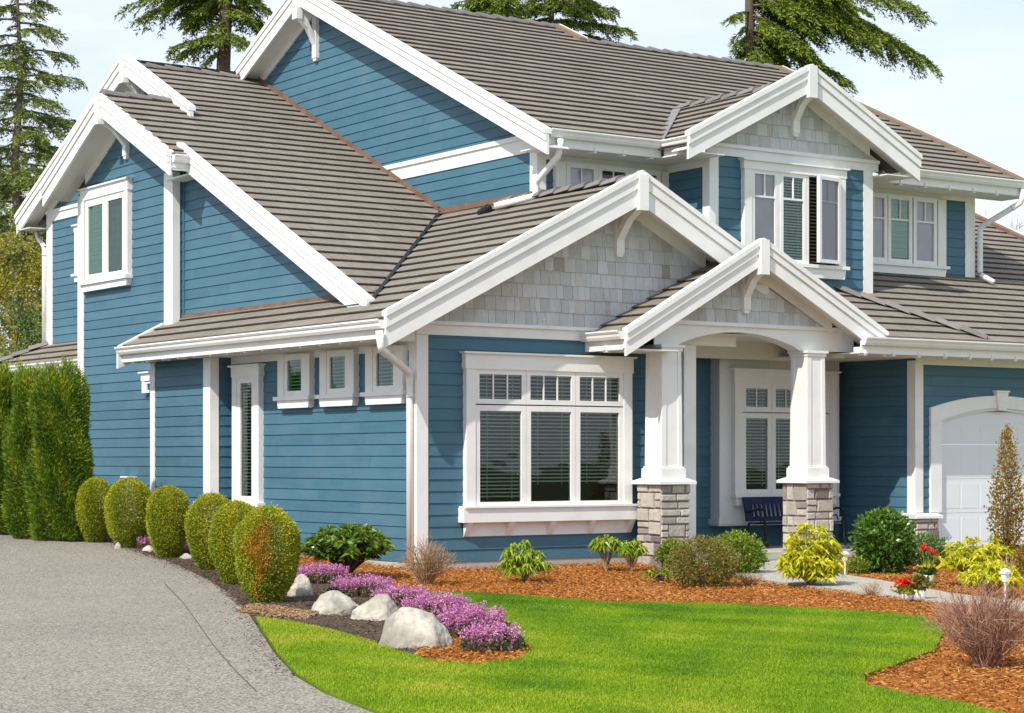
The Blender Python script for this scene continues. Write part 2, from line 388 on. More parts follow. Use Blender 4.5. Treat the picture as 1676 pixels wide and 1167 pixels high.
def sash(fr, win, h0, h1, z0, z1, cols=1, rail=0.05, n0=0.0, n1=0.095, glass=None, blind='slats', bz=None, room=True):
    """one glazed light: rails, muntins, pane, what hangs behind it"""
    mb = MB(); gh0, gh1, gz0, gz1 = h0 + rail, h1 - rail, z0 + rail, z1 - rail
    mb.box(fr, h0, h1, z0, gz0, n0, n1); mb.box(fr, h0, h1, gz1, z1, n0, n1)
    mb.box(fr, h0, gh0, gz0, gz1, n0, n1); mb.box(fr, gh1, h1, gz0, gz1, n0, n1)
    for i in range(1, cols):
        h = gh0 + (gh1 - gh0) * i / cols; mb.box(fr, h - .011, h + .011, gz0, gz1, n1 - .034, n1 - .012)
    mb.build('sash', WHITE, win)
    mb = MB(); mb.face([fr(a_, b_, n1 - .028) for a_, b_ in ((gh0, gz0), (gh1, gz0), (gh1, gz1), (gh0, gz1))], .5, np.array(fr(0, 0, 1)) - np.array(fr(0, 0, 0))); mb.build('pane', glass or GLASS, win)
    if room:
        mb = MB(); mb.box(fr, gh0, gh1, gz0, gz1, n0 + .022, n0 + .026); mb.build('room', DARK, win)
    if blind == 'slats': slats(fr, gh0, gh1, bz if bz else gz0, gz1, n1 - .038, SLAT, win)
    elif blind == 'white': slats(fr, gh0, gh1, bz if bz else gz0, gz1, n1 - .038, SLATW, win, 0.036, 0.032, False)
    elif blind == 'half': slats(fr, gh0, gh1, bz if bz else gz0, gz1, n1 - .038, SLATW, win, 0.05, 0.026)
    elif blind == 'painted_reflection':  # pleated sheet coloured as the green reflection in the glass
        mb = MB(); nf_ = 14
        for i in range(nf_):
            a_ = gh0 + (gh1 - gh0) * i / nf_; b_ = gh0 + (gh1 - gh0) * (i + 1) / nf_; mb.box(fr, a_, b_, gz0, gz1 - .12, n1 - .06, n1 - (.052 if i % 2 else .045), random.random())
        mb.build('painted_reflection', REFLECT_GREEN, win)
    elif blind == 'curtain':
        mb = MB(); mb.box(fr, gh0, gh1, gz0, gz1, n1 - .062, n1 - .058); mb.build('curtain', CURTAIN, win)
def window(fr, h0, h1, z0, z1, cw=0.13, head=0.2, sill=0.05, apron=0.13, ear=0.06, name='window', th=0.11):
    """casing round an opening h0..h1, z0..z1 with head board, drip cap, sill and apron; returns the casing"""
    mb = MB()
    mb.box(fr, h0 - cw, h0, z0, z1, 0.0, th); mb.box(fr, h1, h1 + cw, z0, z1, 0.0, th)
    mb.box(fr, h0, h1, z1 - .02, z1 + .01, 0.0, th - .012)
    win = mb.build(name, WHITE, house)
    mb = MB()
    if head:
        mb.box(fr, h0 - cw - .02, h1 + cw + .02, z1, z1 + head, -0.002, th + .008)
        mb.prism(fr, [(h0 - cw - .05, z1 + head), (h1 + cw + .05, z1 + head), (h1 + cw + .075, z1 + head + .03), (h0 - cw - .075, z1 + head + .03)], -0.002, th + .05)
        mb.build('head_trim', WHITE, win)
    mb = MB()
    if sill:
        mb.box(fr, h0 - cw - ear, h1 + cw + ear, z0 - sill, z0, -0.002, th + .055)
        if apron: mb.prism(fr, [(h0 - cw + .0, z0 - sill), (h1 + cw, z0 - sill), (h1 + cw - .035, z0 - sill - apron), (h0 - cw + .035, z0 - sill - apron)], -0.002, th + .01)
        mb.build('sill', WHITE, win)
    return win
def corner(x, y, z0, z1, sx=1, w1=0.17, w2=0.17, t=0.026):
    """outside corner board at a left-front corner: front leg and side leg"""
    mb = MB(); mb.box(front(y), x - t, x + w1, z0, z1, 0.0, t); mb.box(left(x), y, y + w2, z0, z1, 0.0, t)
    return mb.build('corner_board', WHITE, house)

# ---------- front wing (gable towards the street)
FW0, LW0 = front(0.0), left(0.0)
fz_ = lambda x: 3.43 + 0.5093 * (min(x, 7.496 - x) + 0.90)
siding(FW0, [(0.0, -.15), (5.29, -.15), (5.29, 3.27), (0.0, 3.27)])
bx('foundation', CONC, FW0, (-0.01, 5.3, -.6, -.15, -.02, 0.006)); bx('foundation', CONC, LW0, (-.02, 6.05, -.6, -.15, -.02, 0.006))
siding(LW0, [(0, -.15), (6.05, -.15), (6.05, 3.2), (0, 3.2)])
corner(0, 0, -.15, 3.25, w1=.175, w2=.2)
bx('frieze_board', WHITE, FW0, (-.03, 6.2, 3.255, 3.41, 0, .032), (0.0, 6.2, 3.41, 3.462, 0, .075))
bx('frieze_board', WHITE, LW0, (0, 6.05, 3.03, 3.2, 0, .022))
shingles(FW0, [(0.05, 3.46), (0.05, 3.6), (3.748, 5.5), (6.35, 4.18), (6.35, 3.46)], 3.462)
FR = front(-.62)
gable(FR, (3.748, 5.888), (-.925, 3.508), (6.4, 4.537), 0.505, .62, 0.27, 0.19, (0.34, 0.88))
s_ = 0.5093
slopeY((-.92, -.57, 3.42), s_, [[(-.92, -.57), (3.73, -.57), (3.73, .95), (-.92, .95)], [(.10, .95), (3.73, .95), (3.73, 5.25), (.10, 1.36)], [(-.92, .95), (.10, .95), (.10, 8.60), (-.92, 8.60)]])
rf = slopeY((6.6, -.57, fz_(6.6) - .01), s_, [[(3.75, -.57), (6.6, -.57), (6.6, 2.2), (3.75, 2.2)]], sgn=-1)
caps(rf, (3.71, -.58, 5.80), (3.71, 3.2, 5.80))
gutter((-.91, -.60, 3.40), (-.91, 8.62, 3.40), (-1, 0, 0))
bx('soffit', CREAM, LW0, (0.0, 8.6, 3.145, 3.16, .0, .90)); mb = MB(); mb.prism(FW0, [(-.89, 3.16), (-.005, 3.16), (-.005, 3.62), (-.89, 3.22)], -.02, .0); mb.build('soffit_return', WHITE, house)
tails(left(-.88), [0.15 + i * .62 for i in range(14)], 3.095, -.55, 0.0)
# end of the skirt roof
rake(front(8.60), (-.95, 3.42), (-.08, 3.865), 0.20); mb = MB()
mb.prism(front(8.60), [(-1.0, 3.41), (-.60, 3.42), (-.60, 3.18), (-1.0, 3.03)], -.03, .03); mb.build('rake_return', WHITE, house)
# windows of the side wall
for y0, y1, z0, z1, glb in ((3.40 - .02, 3.90, 2.44, 3.08, 'slats'), (1.97, 2.49, 2.44, 3.08, 'slats'), (0.52, 1.06, 2.44, 3.08, 'slats')):
    wn = window(LW0, y0 - .07, y1 + .07, z0 - .02, z1 + .02, cw=.21, head=0, sill=.06, apron=.13, ear=.06)
    sash(LW0, wn, y0 - .07, y1 + .07, z0 - .02, z1 + .02, rail=.09, glass=GLASS_GREEN, blind=glb)
wn = window(LW0, 5.02, 5.66, 0.66, 2.80, cw=.17, head=.17, sill=.06, apron=.14)
sash(LW0, wn, 5.02, 5.66, 0.66, 2.80, rail=.11, glass=GLASS, blind='slats')
# chimney-like bump on the side wall
BL = left(-.4)
siding(BL, [(6.05, -.15), (8.45, -.15), (8.45, 3.16), (6.05, 3.16)]); siding(front(6.05), [(-.4, -.15), (0, -.15), (0, 3.16), (-.4, 3.16)])
bx('foundation', CONC, BL, (6.05, 8.45, -.6, -.15, -.3, 0.004)); corner(-.4, 6.05, -.15, 3.14, w1=.14, w2=.24)
bx('corner_board', WHITE, BL, (8.26, 8.45, -.15, 3.14, 0, .026)); bx('wall', BLUE, left(-.02), (8.40, 8.449, -.15, 3.16, 0, .38))
# front picture window
wn = window(FW0, 0.97, 3.80, 0.66, 2.76, cw=.165, head=.23, sill=.0, ear=0)
for i in range(3):
    a = 0.97 + i * .9433; b = a + .9433
    sash(FW0, wn, a + .004, b - .004, 2.235, 2.76, 3, rail=.075, blind='slats')
    sash(FW0, wn, a + .004, b - .004, 0.66, 2.215, 1, rail=.085, blind='slats', bz=(0.79, 1.0, 1.02)[i])
bx('sill_box', WHITE, FW0, (0.72, 4.06, 0.44, 0.66, 0, .17), (0.735, 4.05, 0.655, 0.685, 0, .20)); mb = MB()
mb.box(FW0, .80, 4.0, .225, .44, 0, .03)
for i in range(5):
    h = .80 + i * .775
    mb.hull([FW0(h, .44, .16), FW0(h + .1, .44, .16), FW0(h + .1, .235, .04), FW0(h, .235, .04)], [FW0(h, .44, 0), FW0(h + .1, .44, 0), FW0(h + .1, .235, 0), FW0(h, .235, 0)])
mb.build('sill_bracket', WHITE, house)
# ---------- side gables
zP = lambda y: 3.34 + 0.488 * y
TW_ = left(-.10)
siding(TW_, [(8.17, -.25), (12.47, -.25), (12.47, 6.62), (10.2, 7.75), (8.17, 6.75)])
siding(front(8.17), [(-.10, 3.5), (.11, 3.5), (.11, 6.9), (-.10, 6.7)])
bx('foundation', CONC, TW_, (8.17, 12.47, -.6, -.15, -.2, .004))
corner(-.10, 8.17, 3.5, 6.6, w1=.12, w2=.34); bx('corner_board', WHITE, TW_, (12.2, 12.49, -.25, 6.6, 0, .026))
bx('corner_trim', BLUE, W2_ := left(.11), (8.10, 8.165, 3.6, 6.8, 0, .035))
wn = window(TW_, 10.08, 11.98, 4.87, 6.46, cw=.15, head=.2, sill=.07, apron=.13, ear=.03)
sash(TW_, wn, 10.10, 10.98, 4.87, 6.44, rail=.10, glass=GLASS_GREEN, blind='painted_reflection'); sash(TW_, wn, 11.0, 11.94, 4.87, 6.44, rail=.12, glass=GLASS_GREEN, blind='white')
wn = window(TW_, 8.68, 9.16, 2.62, 2.84, cw=.13, head=.14, sill=0, apron=0); sash(TW_, wn, 8.68, 9.16, 2.62, 2.84)
bx('meter_box', WHITE, TW_, (9.75, 10.05, .2, 1.05, 0, .16), (9.72, 10.08, 1.05, 1.08, 0, .19))
TR = left(-.68)
gable(TR, (10.13, 8.22), (7.11, 6.77), (12.93, 6.80), .40, .58, .24, .18, (0.30, 0.80))
W2 = left(.11)
siding(W2, [(8.17, 3.6), (8.17, 7.0), (1.0, 3.55), (1.0, 3.5)])
R2 = left(-.30)
rake(R2, (.88, 3.80), (7.50, 7.0), .39); mb = MB()
mb.prism(R2, [(.88, 3.56), (7.5, 6.76), (7.5, 6.74), (.88, 3.54)], -.41, -.045); mb.build('soffit', CREAM, house)
UG = left(.78); UW = left(1.2)
siding(UW, [(10.3, 7.4), (12.29, 9.05), (17.3, 6.7), (17.3, 3.2), (10.3, 3.2)])
gable(UG, (12.286, 9.47), (18.1, 6.80), (9.25, 8.0), .40, .42, .24, .2, (0.30, 0.85))
bx('frieze_board', WHITE, UW, (12.3, 17.32, 6.62, 6.80, 0, .03), (12.3, 17.32, 6.80, 6.87, 0, .06)); bx('corner_board', WHITE, UW, (17.0, 17.33, 3.2, 6.62, 0, .026))
wn = window(UW, 14.2, 15.42, 5.35, 6.25, cw=.15, head=.12, apron=.12); sash(UW, wn, 14.2, 15.42, 5.35, 6.25, 2)
bx('soffit', CREAM, left(1.2), (17.3, 18.05, 6.48, 6.5, 0, .42)); bx('fascia', WHITE, left(1.2), (17.99, 18.02, 6.48, 6.78, -2, .42))
# roofs of the side gables
E0 = (-.30, .70, zP(.70) - .04)
rfP = slopeX(E0, .488, [[(-.26, .93), (3.75, 5.17), (3.75, 7.08), (-.26, 7.08)], [(-.64, 7.08), (3.75, 7.08), (3.75, 9.25), (-.64, 9.25)], [(-.64, 9.25), (.78, 9.25), (.78, 10.13), (-.64, 10.13)], [(.78, 9.25), (3.75, 9.25), (3.75, 12.29), (.78, 12.29)]])
caps(rfP, (-.62, 10.13, zP(10.13) - .04), (.8, 10.13, zP(10.13) - .04)); caps(rfP, (.84, 12.29, zP(12.29) - .05), (3.7, 12.29, zP(12.29) - .05))
slopeX((-.7, 12.95, 6.76), .475, [[(-.64, 10.13), (.9, 10.13), (.9, 12.95), (-.64, 12.95)]], sgn=-1)
slopeX((.8, 18.05, 6.74), .46, [[(.82, 12.29), (3.75, 12.29), (3.75, 18.05), (.82, 18.05)]], sgn=-1)
mb = MB(); fl = left(3.75)
mb.prism(fl, [(5.2, zP(5.2) - .04), (12.1, zP(12.1) - .04), (12.1, zP(12.1) + .06), (5.2, zP(5.2) + .06)], -.01, .07); mb.build('flashing', COPPER, house)
mb = MB(); mb.prism(fl, [(2.3, 5.76), (5.2, 5.76), (5.2, 5.90), (2.3, 5.90)], -.01, .06); mb.build('flashing', COPPER, house)
mb = MB(); mb.prism(W2, [(1.3, 3.90), (8.17, 3.90), (8.17, 4.01), (1.3, 4.01)], -.005, .05); mb.build('flashing', COPPER, house)
mb = MB(); va, vb = np.array((-.24, .93, 3.77)), np.array((3.72, 5.19, 5.80)); mb.tube([va + (0, 0, .035), vb + (0, 0, .035)], .035, 6); mb.build('valley', IRON, house)
gutter((-.62, 7.12, 6.73), (-.30, 7.12, 6.73), (0, -1, 0)); bx('soffit', WHITE, front(8.17), (-.26, .11, 6.42, 6.45, 0, 1.05))
# low roof behind the hedge
slopeY((.1, 12.5, 3.36), .5, [[(.1, 12.45), (1.2, 12.45), (1.2, 17.3), (.1, 18.5)]]); gutter((.1, 12.45, 3.38), (.1, 18.5, 3.38), (-1, 0, 0))
caps(rfP, (.1, 18.5, 3.40), (1.2, 17.3, 3.95)); bx('soffit', CREAM, left(1.2), (12.45, 18.4, 3.12, 3.14, 0, 1.1)); siding(left(.7), [(12.45, -.25), (18.2, -.25), (18.2, 3.13), (12.45, 3.13)])
slopeX((.1, 18.5, 3.36), .45, [[(.1, 18.5), (4, 18.5), (4, 17.3), (1.2, 17.3)]], sgn=-1)
# ---------- main block
MW, MF = left(3.75), front(2.2)
siding(MW, [(2.2, 4.5), (2.2, 6.75), (9.75, 10.35), (17.3, 6.75), (17.3, 4.5)])
bx('frieze_board', WHITE, MW, (2.2, 8.2, 6.57, 6.80, 0, .03), (2.2, 8.2, 6.80, 6.88, 0, .065))
siding(MF, [(3.75, 4.6), (14.25, 4.6), (14.25, 6.52), (3.75, 6.52)])
corner(3.75, 2.2, 5.3, 6.57, w1=.16, w2=.19); bx('corner_board', WHITE, MF, (14.0, 14.27, 4.6, 6.5, 0, .026))
bx('wall', BLUE, left(14.25), (2.21, 12, 4.6, 6.7, -.02, 0))
bx('frieze_board', WHITE, MF, (3.75, 6.5, 6.44, 6.56, 0, .03)); bx('frieze_board', WHITE, MF, (10.3, 14.26, 6.44, 6.56, 0, .03))
MR = left(3.30)
gable(MR, (9.72, 10.72), (1.30, 6.765), (18.1, 6.78), .40, .45, .26, .2, (0.42, 0.98))
zQ = lambda y: 6.74 + .469 * (y - 1.45)
rfQ = slopeX((3.34, 1.45, 6.74), .469, [[(3.34, 1.45), (5.72, 1.45), (8.4, 4.15), (9.6, 4.15), (9.6, 9.72), (3.34, 9.72)][:3] + [(3.34, 4.15)], [(3.34, 4.15), (9.6, 4.15), (9.6, 9.72), (3.34, 9.72)],
    [(9.6, 4.15), (15.1, 4.15), (15.1, 8.75), (9.6, 8.75)], [(8.4, 4.15), (11.08, 1.45), (15.1, 1.45), (15.1, 4.15)]])
caps(rfQ, (3.36, 9.72, zQ(9.72)), (9.6, 9.72, zQ(9.72))); caps(rfQ, (9.65, 8.75, zQ(8.75)), (15.05, 8.75, zQ(8.75)))
slopeX((3.34, 18.0, 6.74), .47, [[(3.34, 9.72), (9.6, 9.72), (9.6, 18.0), (3.34, 18.0)]], sgn=-1); slopeX((9.6, 16.05, 6.74), .469, [[(9.6, 8.75), (15.1, 8.75), (15.1, 16.05), (9.6, 16.05)]], sgn=-1)
for xe, ya, yb in ((9.62, 8.70, 9.72), (15.12, 1.45, 8.75)):
    mb = MB(); rr_ = left(xe); mb.prism(rr_, [(ya, zQ(ya) + .0), (yb, zQ(yb) + .0), (yb, zQ(yb) + .085), (ya, zQ(ya) + .085)], -.02, .18); mb.build('rake_tile', COPPER if xe < 1 else mat('brown rake tile', [(0.20, 0.15, 0.11)], .8, .2, 5, .15), house)
    mb = MB(); mb.prism(rr_, [(ya, zQ(ya) - .3), (yb, zQ(yb) - .3), (yb, zQ(yb) + .095), (ya, zQ(ya) + .095)], -.06, -.021); mb.build('rake_board', WHITE, house)
siding(left(9.7), [(8.6, 9.9), (9.72, 10.5), (9.8, 10.5), (9.8, 9.9)], 'wall')
gutter((3.42, 1.45, 6.80), (5.80, 1.45, 6.80), (0, -1, 0)); gutter((10.95, 1.45, 6.80), (15.05, 1.45, 6.80), (0, -1, 0))
gutter((5.82, 1.40, 6.797), (5.82, .60, 6.797), (-1, 0, 0))
mb = MB(); mb.box(front(1.45), 15.0, 15.16, 6.42, 6.93, 0, .17); mb.build('rake_return', WHITE, house)
bx('soffit', CREAM, MF, (3.4, 5.80, 6.525, 6.545, 0, .76)); bx('soffit', CREAM, MF, (10.3, 15.05, 6.525, 6.545, 0, .76)); bx('soffit', CREAM, left(6.5), (.6, 2.2, 6.527, 6.547, 0, .70)); bx('soffit', CREAM, front(1.0), (10.3, 11.0, 6.5, 6.52, -1.2, .40))
tails(front(1.44), [4.4, 5.0, 5.6], 6.475, -.3, .0); tails(front(1.44), [11.5, 12.15, 12.8, 13.45, 14.1], 6.475, -.3, .0)
# upper windows of the main block
wn = window(MF, 4.26, 6.34, 5.2, 6.42, cw=.20, head=0, sill=0)
for a, b in ((4.28, 4.95), (4.955, 5.63), (5.635, 6.32)):
    sash(MF, wn, a, b, 5.2, 6.42, 2, rail=.085, glass=GLASS_CLEAR, blind='curtain' if a < 4.9 else 'none')
wn = window(MF, 11.12, 13.16, 5.13, 6.42, cw=.22, head=0, sill=.055, apron=.15, ear=.05)
for i, (a, b) in enumerate(((11.12, 11.81), (11.83, 12.47), (12.51, 13.14))):
    sash(MF, wn, a, b, 5.13, 6.42, 1, rail=.08, glass=GLASS_CLEAR if i != 1 else GLASS, blind=('curtain', 'white', 'curtain')[i])
    mb = MB(); mb.box(MF, a + .08, b - .08, 5.94, 5.975, .068, .090); mb.box(MF, (a + b) / 2 - .012, (a + b) / 2 + .012, 5.97, 6.35, .068, .090); mb.build('muntin', WHITE, wn)
# ---------- upper front dormer bay
DF, DL = front(1.0), left(6.5)
siding(DF, [(6.5, 4.3), (10.3, 4.3), (10.3, 6.62), (6.5, 6.62)]); siding(DL, [(1.0, 4.3), (2.2, 4.3), (2.2, 6.52), (1.0, 6.52)])
corner(6.5, 1.0, 4.3, 6.62, w1=.175, w2=.16); bx('corner_board', WHITE, DF, (10.09, 10.32, 4.3, 6.62, 0, .026)); bx('wall', BLUE, left(10.28), (1.0, 2.2, 4.3, 6.6, -.02, 0))
bx('frieze_board', WHITE, DL, (1.0, 2.2, 6.40, 6.53, 0, .03)); bx('frieze_board', WHITE, DF, (6.4, 10.45, 6.60, 6.74, 0, .03), (6.4, 10.45, 6.74, 6.80, 0, .07))
shingles(DF, [(6.35, 6.80), (8.41, 7.85), (10.47, 6.80)], 6.80)
gable(front(.55), (8.41, 8.24), (5.663, 6.845), (11.085, 6.885), .45, .45, .26, .17, (0.30, 0.82))
dl = .50
rfD = slopeY((5.72, .60, 6.66), dl, [[(5.72, .60), (8.41, .60), (8.41, 4.15), (5.72, 1.50)]]); slopeY((11.08, .60, 6.66), dl, [[(11.08, .60), (8.41, .60), (8.41, 4.15), (11.08, 1.50)]], sgn=-1)
caps(rfD, (8.41, .62, 8.01), (8.41, 4.15, 8.01)); mb = MB(); va, vb = np.array((5.74, 1.50, 6.68)), np.array((8.05, 3.80, 7.84)); mb.hull([va + (-.05, .05, .07), va + (.05, -.05, .07), vb + (.05, -.05, .07), vb + (-.05, .05, .07)], [va + (-.05, .05, .0), va + (.05, -.05, .0), vb + (.05, -.05, .0), vb + (-.05, .05, .0)]); mb.build('valley', mat('grey flashing', [(.21, .20, .20)], .6, .3, 4, .15), rfD)
wn = window(DF, 7.36, 9.40, 4.83, 6.40, cw=.17, head=.15, sill=.06, apron=.17, ear=.05)
for i, (a, b) in enumerate(((7.37, 7.965), (8.03, 8.63))):
    sash(DF, wn, a, b, 4.83, 6.40, 1, rail=.065, glass=GLASS_CLEAR if i == 0 else GLASS, blind=('curtain', 'half')[i])
    mb = MB(); mb.box(DF, a + .065, b - .065, 5.93, 5.965, .068, .092); mb.box(DF, (a + b) / 2 - .012, (a + b) / 2 + .012, 5.96, 6.33, .068, .092); mb.build('muntin', WHITE, wn)
bx_ = MB(); bx_.box(DF, 7.965, 8.03, 4.83, 6.40, 0, .09); bx_.box(DF, 8.63, 8.70, 4.83, 6.40, 0, .09); bx_.build('mullion', WHITE, wn)
mb = MB(); mb.box(DF, 8.70, 9.40, 4.83, 6.40, .022, .028); mb.build('room', DARK, wn); slats(DF, 8.71, 9.39, 4.85, 6.38, .065, mat('dark blind', [(0.055, 0.045, 0.035)], .6, .3), wn, .062, .022, False)
oa = R(9)   # the open casement, hinged at the right
def OC(h, z, n): return (9.39 - (9.39 - h) * math.cos(oa) - n * math.sin(oa), 1.0 - .10 - (9.39 - h) * math.sin(oa) - n * math.cos(oa), z)
sash(OC, wn, 8.78, 9.38, 4.86, 6.38, 1, rail=.06, n0=0, glass=GLASS_CLEAR, blind='none', room=False)
mb = MB(); mb.box(OC, 8.84, 9.32, 5.93, 5.965, .0, .05); mb.box(OC, 9.07, 9.09, 5.96, 6.33, .0, .05); mb.build('muntin', WHITE, wn)
mb = MB(); mb.box(OC, 8.84, 9.32, 4.92, 6.32, .004, .008); mb.build('insect_screen', mat('insect screen', [(0.62, 0.57, 0.61)], .7, .2), wn)
# ---------- low roof over entry and garage
zL = lambda y: 4.93 + .45 * (y - 2.2)
LE = (5.5, -1.12, zL(-1.12))
rfL = slopeX(LE, .45, [[(8.62, -1.12), (19, -1.12), (19, 2.2), (5.6, 2.2), (5.6, 1.95)], [(14.25, 2.2), (19, 2.2), (19, 7.2), (14.25, 7.2)]])
caps(rfL, (9.5, 1.05, zL(1.05) + .05), (11.1, -1.0, zL(-1.0) + .05), .10)
mb = MB(); mb.prism(left(19.05), [(-1.1, zL(-1.1)), (7.2, zL(7.2)), (7.2, zL(7.2) + .09), (-1.1, zL(-1.1) + .09)], 0, .2); mb.build('rake_tile', COPPER, house)
mb = MB(); mb.prism(left(19.05), [(-1.1, zL(-1.1) - .25), (7.2, zL(7.2) - .25), (7.2, zL(7.2) + .12), (-1.1, zL(-1.1) + .12)], -.04, -.001); mb.build('rake_board', WHITE, house)
mb = MB(); mb.box(MF, 10.35, 14.3, 4.86, 4.96, 0, .05); mb.build('flashing', COPPER, house)
gutter((8.0, -1.12, 3.42), (19, -1.12, 3.42), (0, -1, 0)); bx('soffit', CREAM, front(1.5), (8.0, 19, 3.16, 3.18, 0, 2.6)); tails(front(-1.12), [8.1, 8.75, 9.35, 9.98, 10.6, 11.15, 11.75, 12.4, 13.0], 3.105, -.35, .0)
# ---------- porch
PR = front(-1.05)
gable(PR, (5.88, 4.92), (3.113, 3.375), (8.646, 3.51), .40, .45, .25, .17, (0.30, 0.80))
shingles(front(-.60), [(4.3, 3.60), (5.88, 4.45), (7.6, 3.60)], 3.60)
ps = .50
slopeY((3.10, -1.0, 3.33), ps, [[(3.10, -1.0), (5.88, -1.0), (5.88, 0), (3.10, 0)]])
slopeY((8.66, -1.0, 3.33), ps, [[(8.66, -1.0), (5.88, -1.0), (5.88, 1.95), (8.66, -.95)]], sgn=-1); slopeY((3.10, 0.0, 3.33), ps, [[(5.2, .0), (5.88, .0), (5.88, 1.9), (5.2, 1.9)]])
gutter((3.10, .0, 3.36), (3.10, -1.02, 3.36), (-1, 0, 0)); bx('soffit', CREAM, front(0), (3.1, 4.2, 3.08, 3.10, 0, .98)); tails(left(3.07), [-.55], 3.03, -.3, 0)
mb = MB(); pf = front(-.60); arch = [(4.50 + (7.07 - 4.50) * i / 24, 3.21 + .245 * math.sin(math.pi * (i / 24)) ** .8) for i in range(25)]
for i in range(24):
    a, b = arch[i], arch[i + 1]; mb.prism(pf, [a, b, (b[0], 3.54), (a[0], 3.54)], -.28, 0)
mb.box(pf, 3.75, 4.50, 3.20, 3.54, -.28, 0); mb.box(pf, 7.07, 8.32, 3.20, 3.54, -.28, 0); mb.box(pf, 3.9, 8.0, 3.54, 3.60, -.05, .05); mb.build('porch_beam', WHITE, house)
bx('porch_beam', WHITE, left(3.75), (-.6, 0, 3.2, 3.5, -.26, 0)); bx('porch_beam', WHITE, left(8.1), (-.32, .5, 3.12, 3.4, -.26, 0))
bx('porch_ceiling', CREAM, front(1.5), (3.8, 9.99, 3.42, 3.44, 0, 1.9)); bx('porch_beam', CREAM, front(.95), (5.29, 8.3, 3.12, 3.42, -.15, 0))
def pier(hx, y, x0, x1, z0, z1, depth, cap=(.07, .065)):
    core = MB(); core.box(front(y), x0 + .02, x1 - .02, z0, z1, -depth, -.02); p = core.build('stone_pier', MORTAR, house)
    mb = MB()
    for fr, a, b in ((front(y), x0, x1), (left(x0), y, y + depth)):
        z = z0
        while z < z1 - .02:
            hh = min(random.choice((.12, .17, .21, .25)), z1 - z)
            if z1 - z - hh < .05: hh = z1 - z
            h = a
            while h < b - .01:
                wd = min(random.uniform(.15, .40), b - h)
                if b - h - wd < .08: wd = b - h
                split = hh > .15 and random.random() < .35
                for za, zb in (((z, z + hh * .5), (z + hh * .5, z + hh)) if split else ((z, z + hh),)):
                    g = .008; tn = random.uniform(0, .35) if random.random() < .2 else random.uniform(.45, 1); pr2 = random.uniform(.0, .02)
                    c = [(h + g, za + g), (h + wd - g, za + g), (h + wd - g, zb - g), (h + g, zb - g)]
                    i_ = .015; j = lambda: random.uniform(-.006, .006)
                    c2 = [(c[0][0] + i_ + j(), c[0][1] + i_ + j()), (c[1][0] - i_ + j(), c[1][1] + i_ + j()), (c[2][0] - i_ + j(), c[2][1] - i_ + j()), (c[3][0] + i_ + j(), c[3][1] - i_ + j())]
                    mid = [((p_[0] + q_[0]) / 2, (p_[1] + q_[1]) / 2) for p_, q_ in zip(c, c2)]
                    mb.hull([fr(*q_, .002 + pr2) for q_ in c2], [fr(*q_, -.008 + pr2) for q_ in mid], tn); mb.hull([fr(*q_, -.008 + pr2) for q_ in mid], [fr(*q_, -.03) for q_ in c], tn)
                h += wd
            z += hh
    mb.build('stone', STONE, p)
    mb = MB(); o = cap[0]; mb.box(front(y), x0 - o, x1 + o, z1, z1 + .045, -depth - o, o)
    mb.hull([front(y)(a, z1 + .045, n) for a, n in ((x0 - o, o), (x1 + o, o), (x1 + o, -depth - o), (x0 - o, -depth - o))], [front(y)(a, z1 + .09, n) for a, n in ((x0 + .03, -.03), (x1 - .03, -.03), (x1 - .03, -depth + .03), (x0 + .03, -depth + .03))])
    mb.build('pier_cap', WHITE, p)
for x0 in (3.99, 7.07):
    pier(None, -.80, x0, x0 + .60, -.30, 1.0, .60)
    cx0, cx1, cy, cd_ = x0 + .09, x0 + .49, -.72, .42
    mb = MB()
    tp = .012
    A = [front(cy)(a, 1.08, n) for a, n in ((cx0, 0), (cx1, 0), (cx1, -cd_), (cx0, -cd_))]; B = [front(cy)(a, 3.12, n) for a, n in ((cx0 + tp, -tp), (cx1 - tp, -tp), (cx1 - tp, -cd_ + tp), (cx0 + tp, -cd_ + tp))]
    mb.hull(A, B); col = mb.build('porch_column', WHITE, house)
    mb = MB()
    for fr, a, b in ((front(cy), cx0, cx1), (left(cx0), cy, cy + cd_)):       # raised stiles of the panelled shaft
        for q0, q1 in ((a, a + .075), (b - .075, b)):
            s0 = tp if q0 == a else 0; t0 = 0 if q0 == a else tp
            mb.hull([fr(q0 - (.013 if q0 == a else 0), 1.27, .013), fr(q1 + (.0), 1.27, .013), fr(q1 + (s0 if q0 == a else -t0), 3.10, .013 - tp), fr(q0 - (.013 if q0 == a else 0) + (s0 if q0 == a else -t0), 3.10, .013 - tp)],
                    [fr(q0, 1.27, -.03), fr(q1, 1.27, -.03), fr(q1 + (s0 if q0 == a else -t0), 3.10, -.05), fr(q0 + (s0 if q0 == a else -t0), 3.10, -.05)])
    mb.build('stile', WHITE, col)
    mb = MB(); mb.box(front(cy), cx0 - .045, cx1 + .045, 1.08, 1.25, -cd_ - .045, .045); mb.box(front(cy), cx0 - .025, cx1 + .025, 1.25, 1.28, -cd_ - .025, .025); mb.build('column_base', WHITE, col)
    mb = MB(); mb.box(front(cy), cx0 - .015, cx1 + .015, 3.10, 3.16, -cd_ - .01, .012); mb.box(front(cy), cx0 - .04, cx1 + .04, 3.155, 3.20, -cd_ - .03, .035); mb.build('capital', WHITE, col)
bx('pilaster', WHITE, FW0, (5.06, 5.31, -.15, 3.25, 0, .07)); bx('wall', BLUE, left(5.27), (.01, 1.5, -.15, 3.3, -.03, 0))
EF = front(1.5)
siding(EF, [(5.29, -.15), (9.99, -.15), (9.99, 3.42), (5.29, 3.42)])
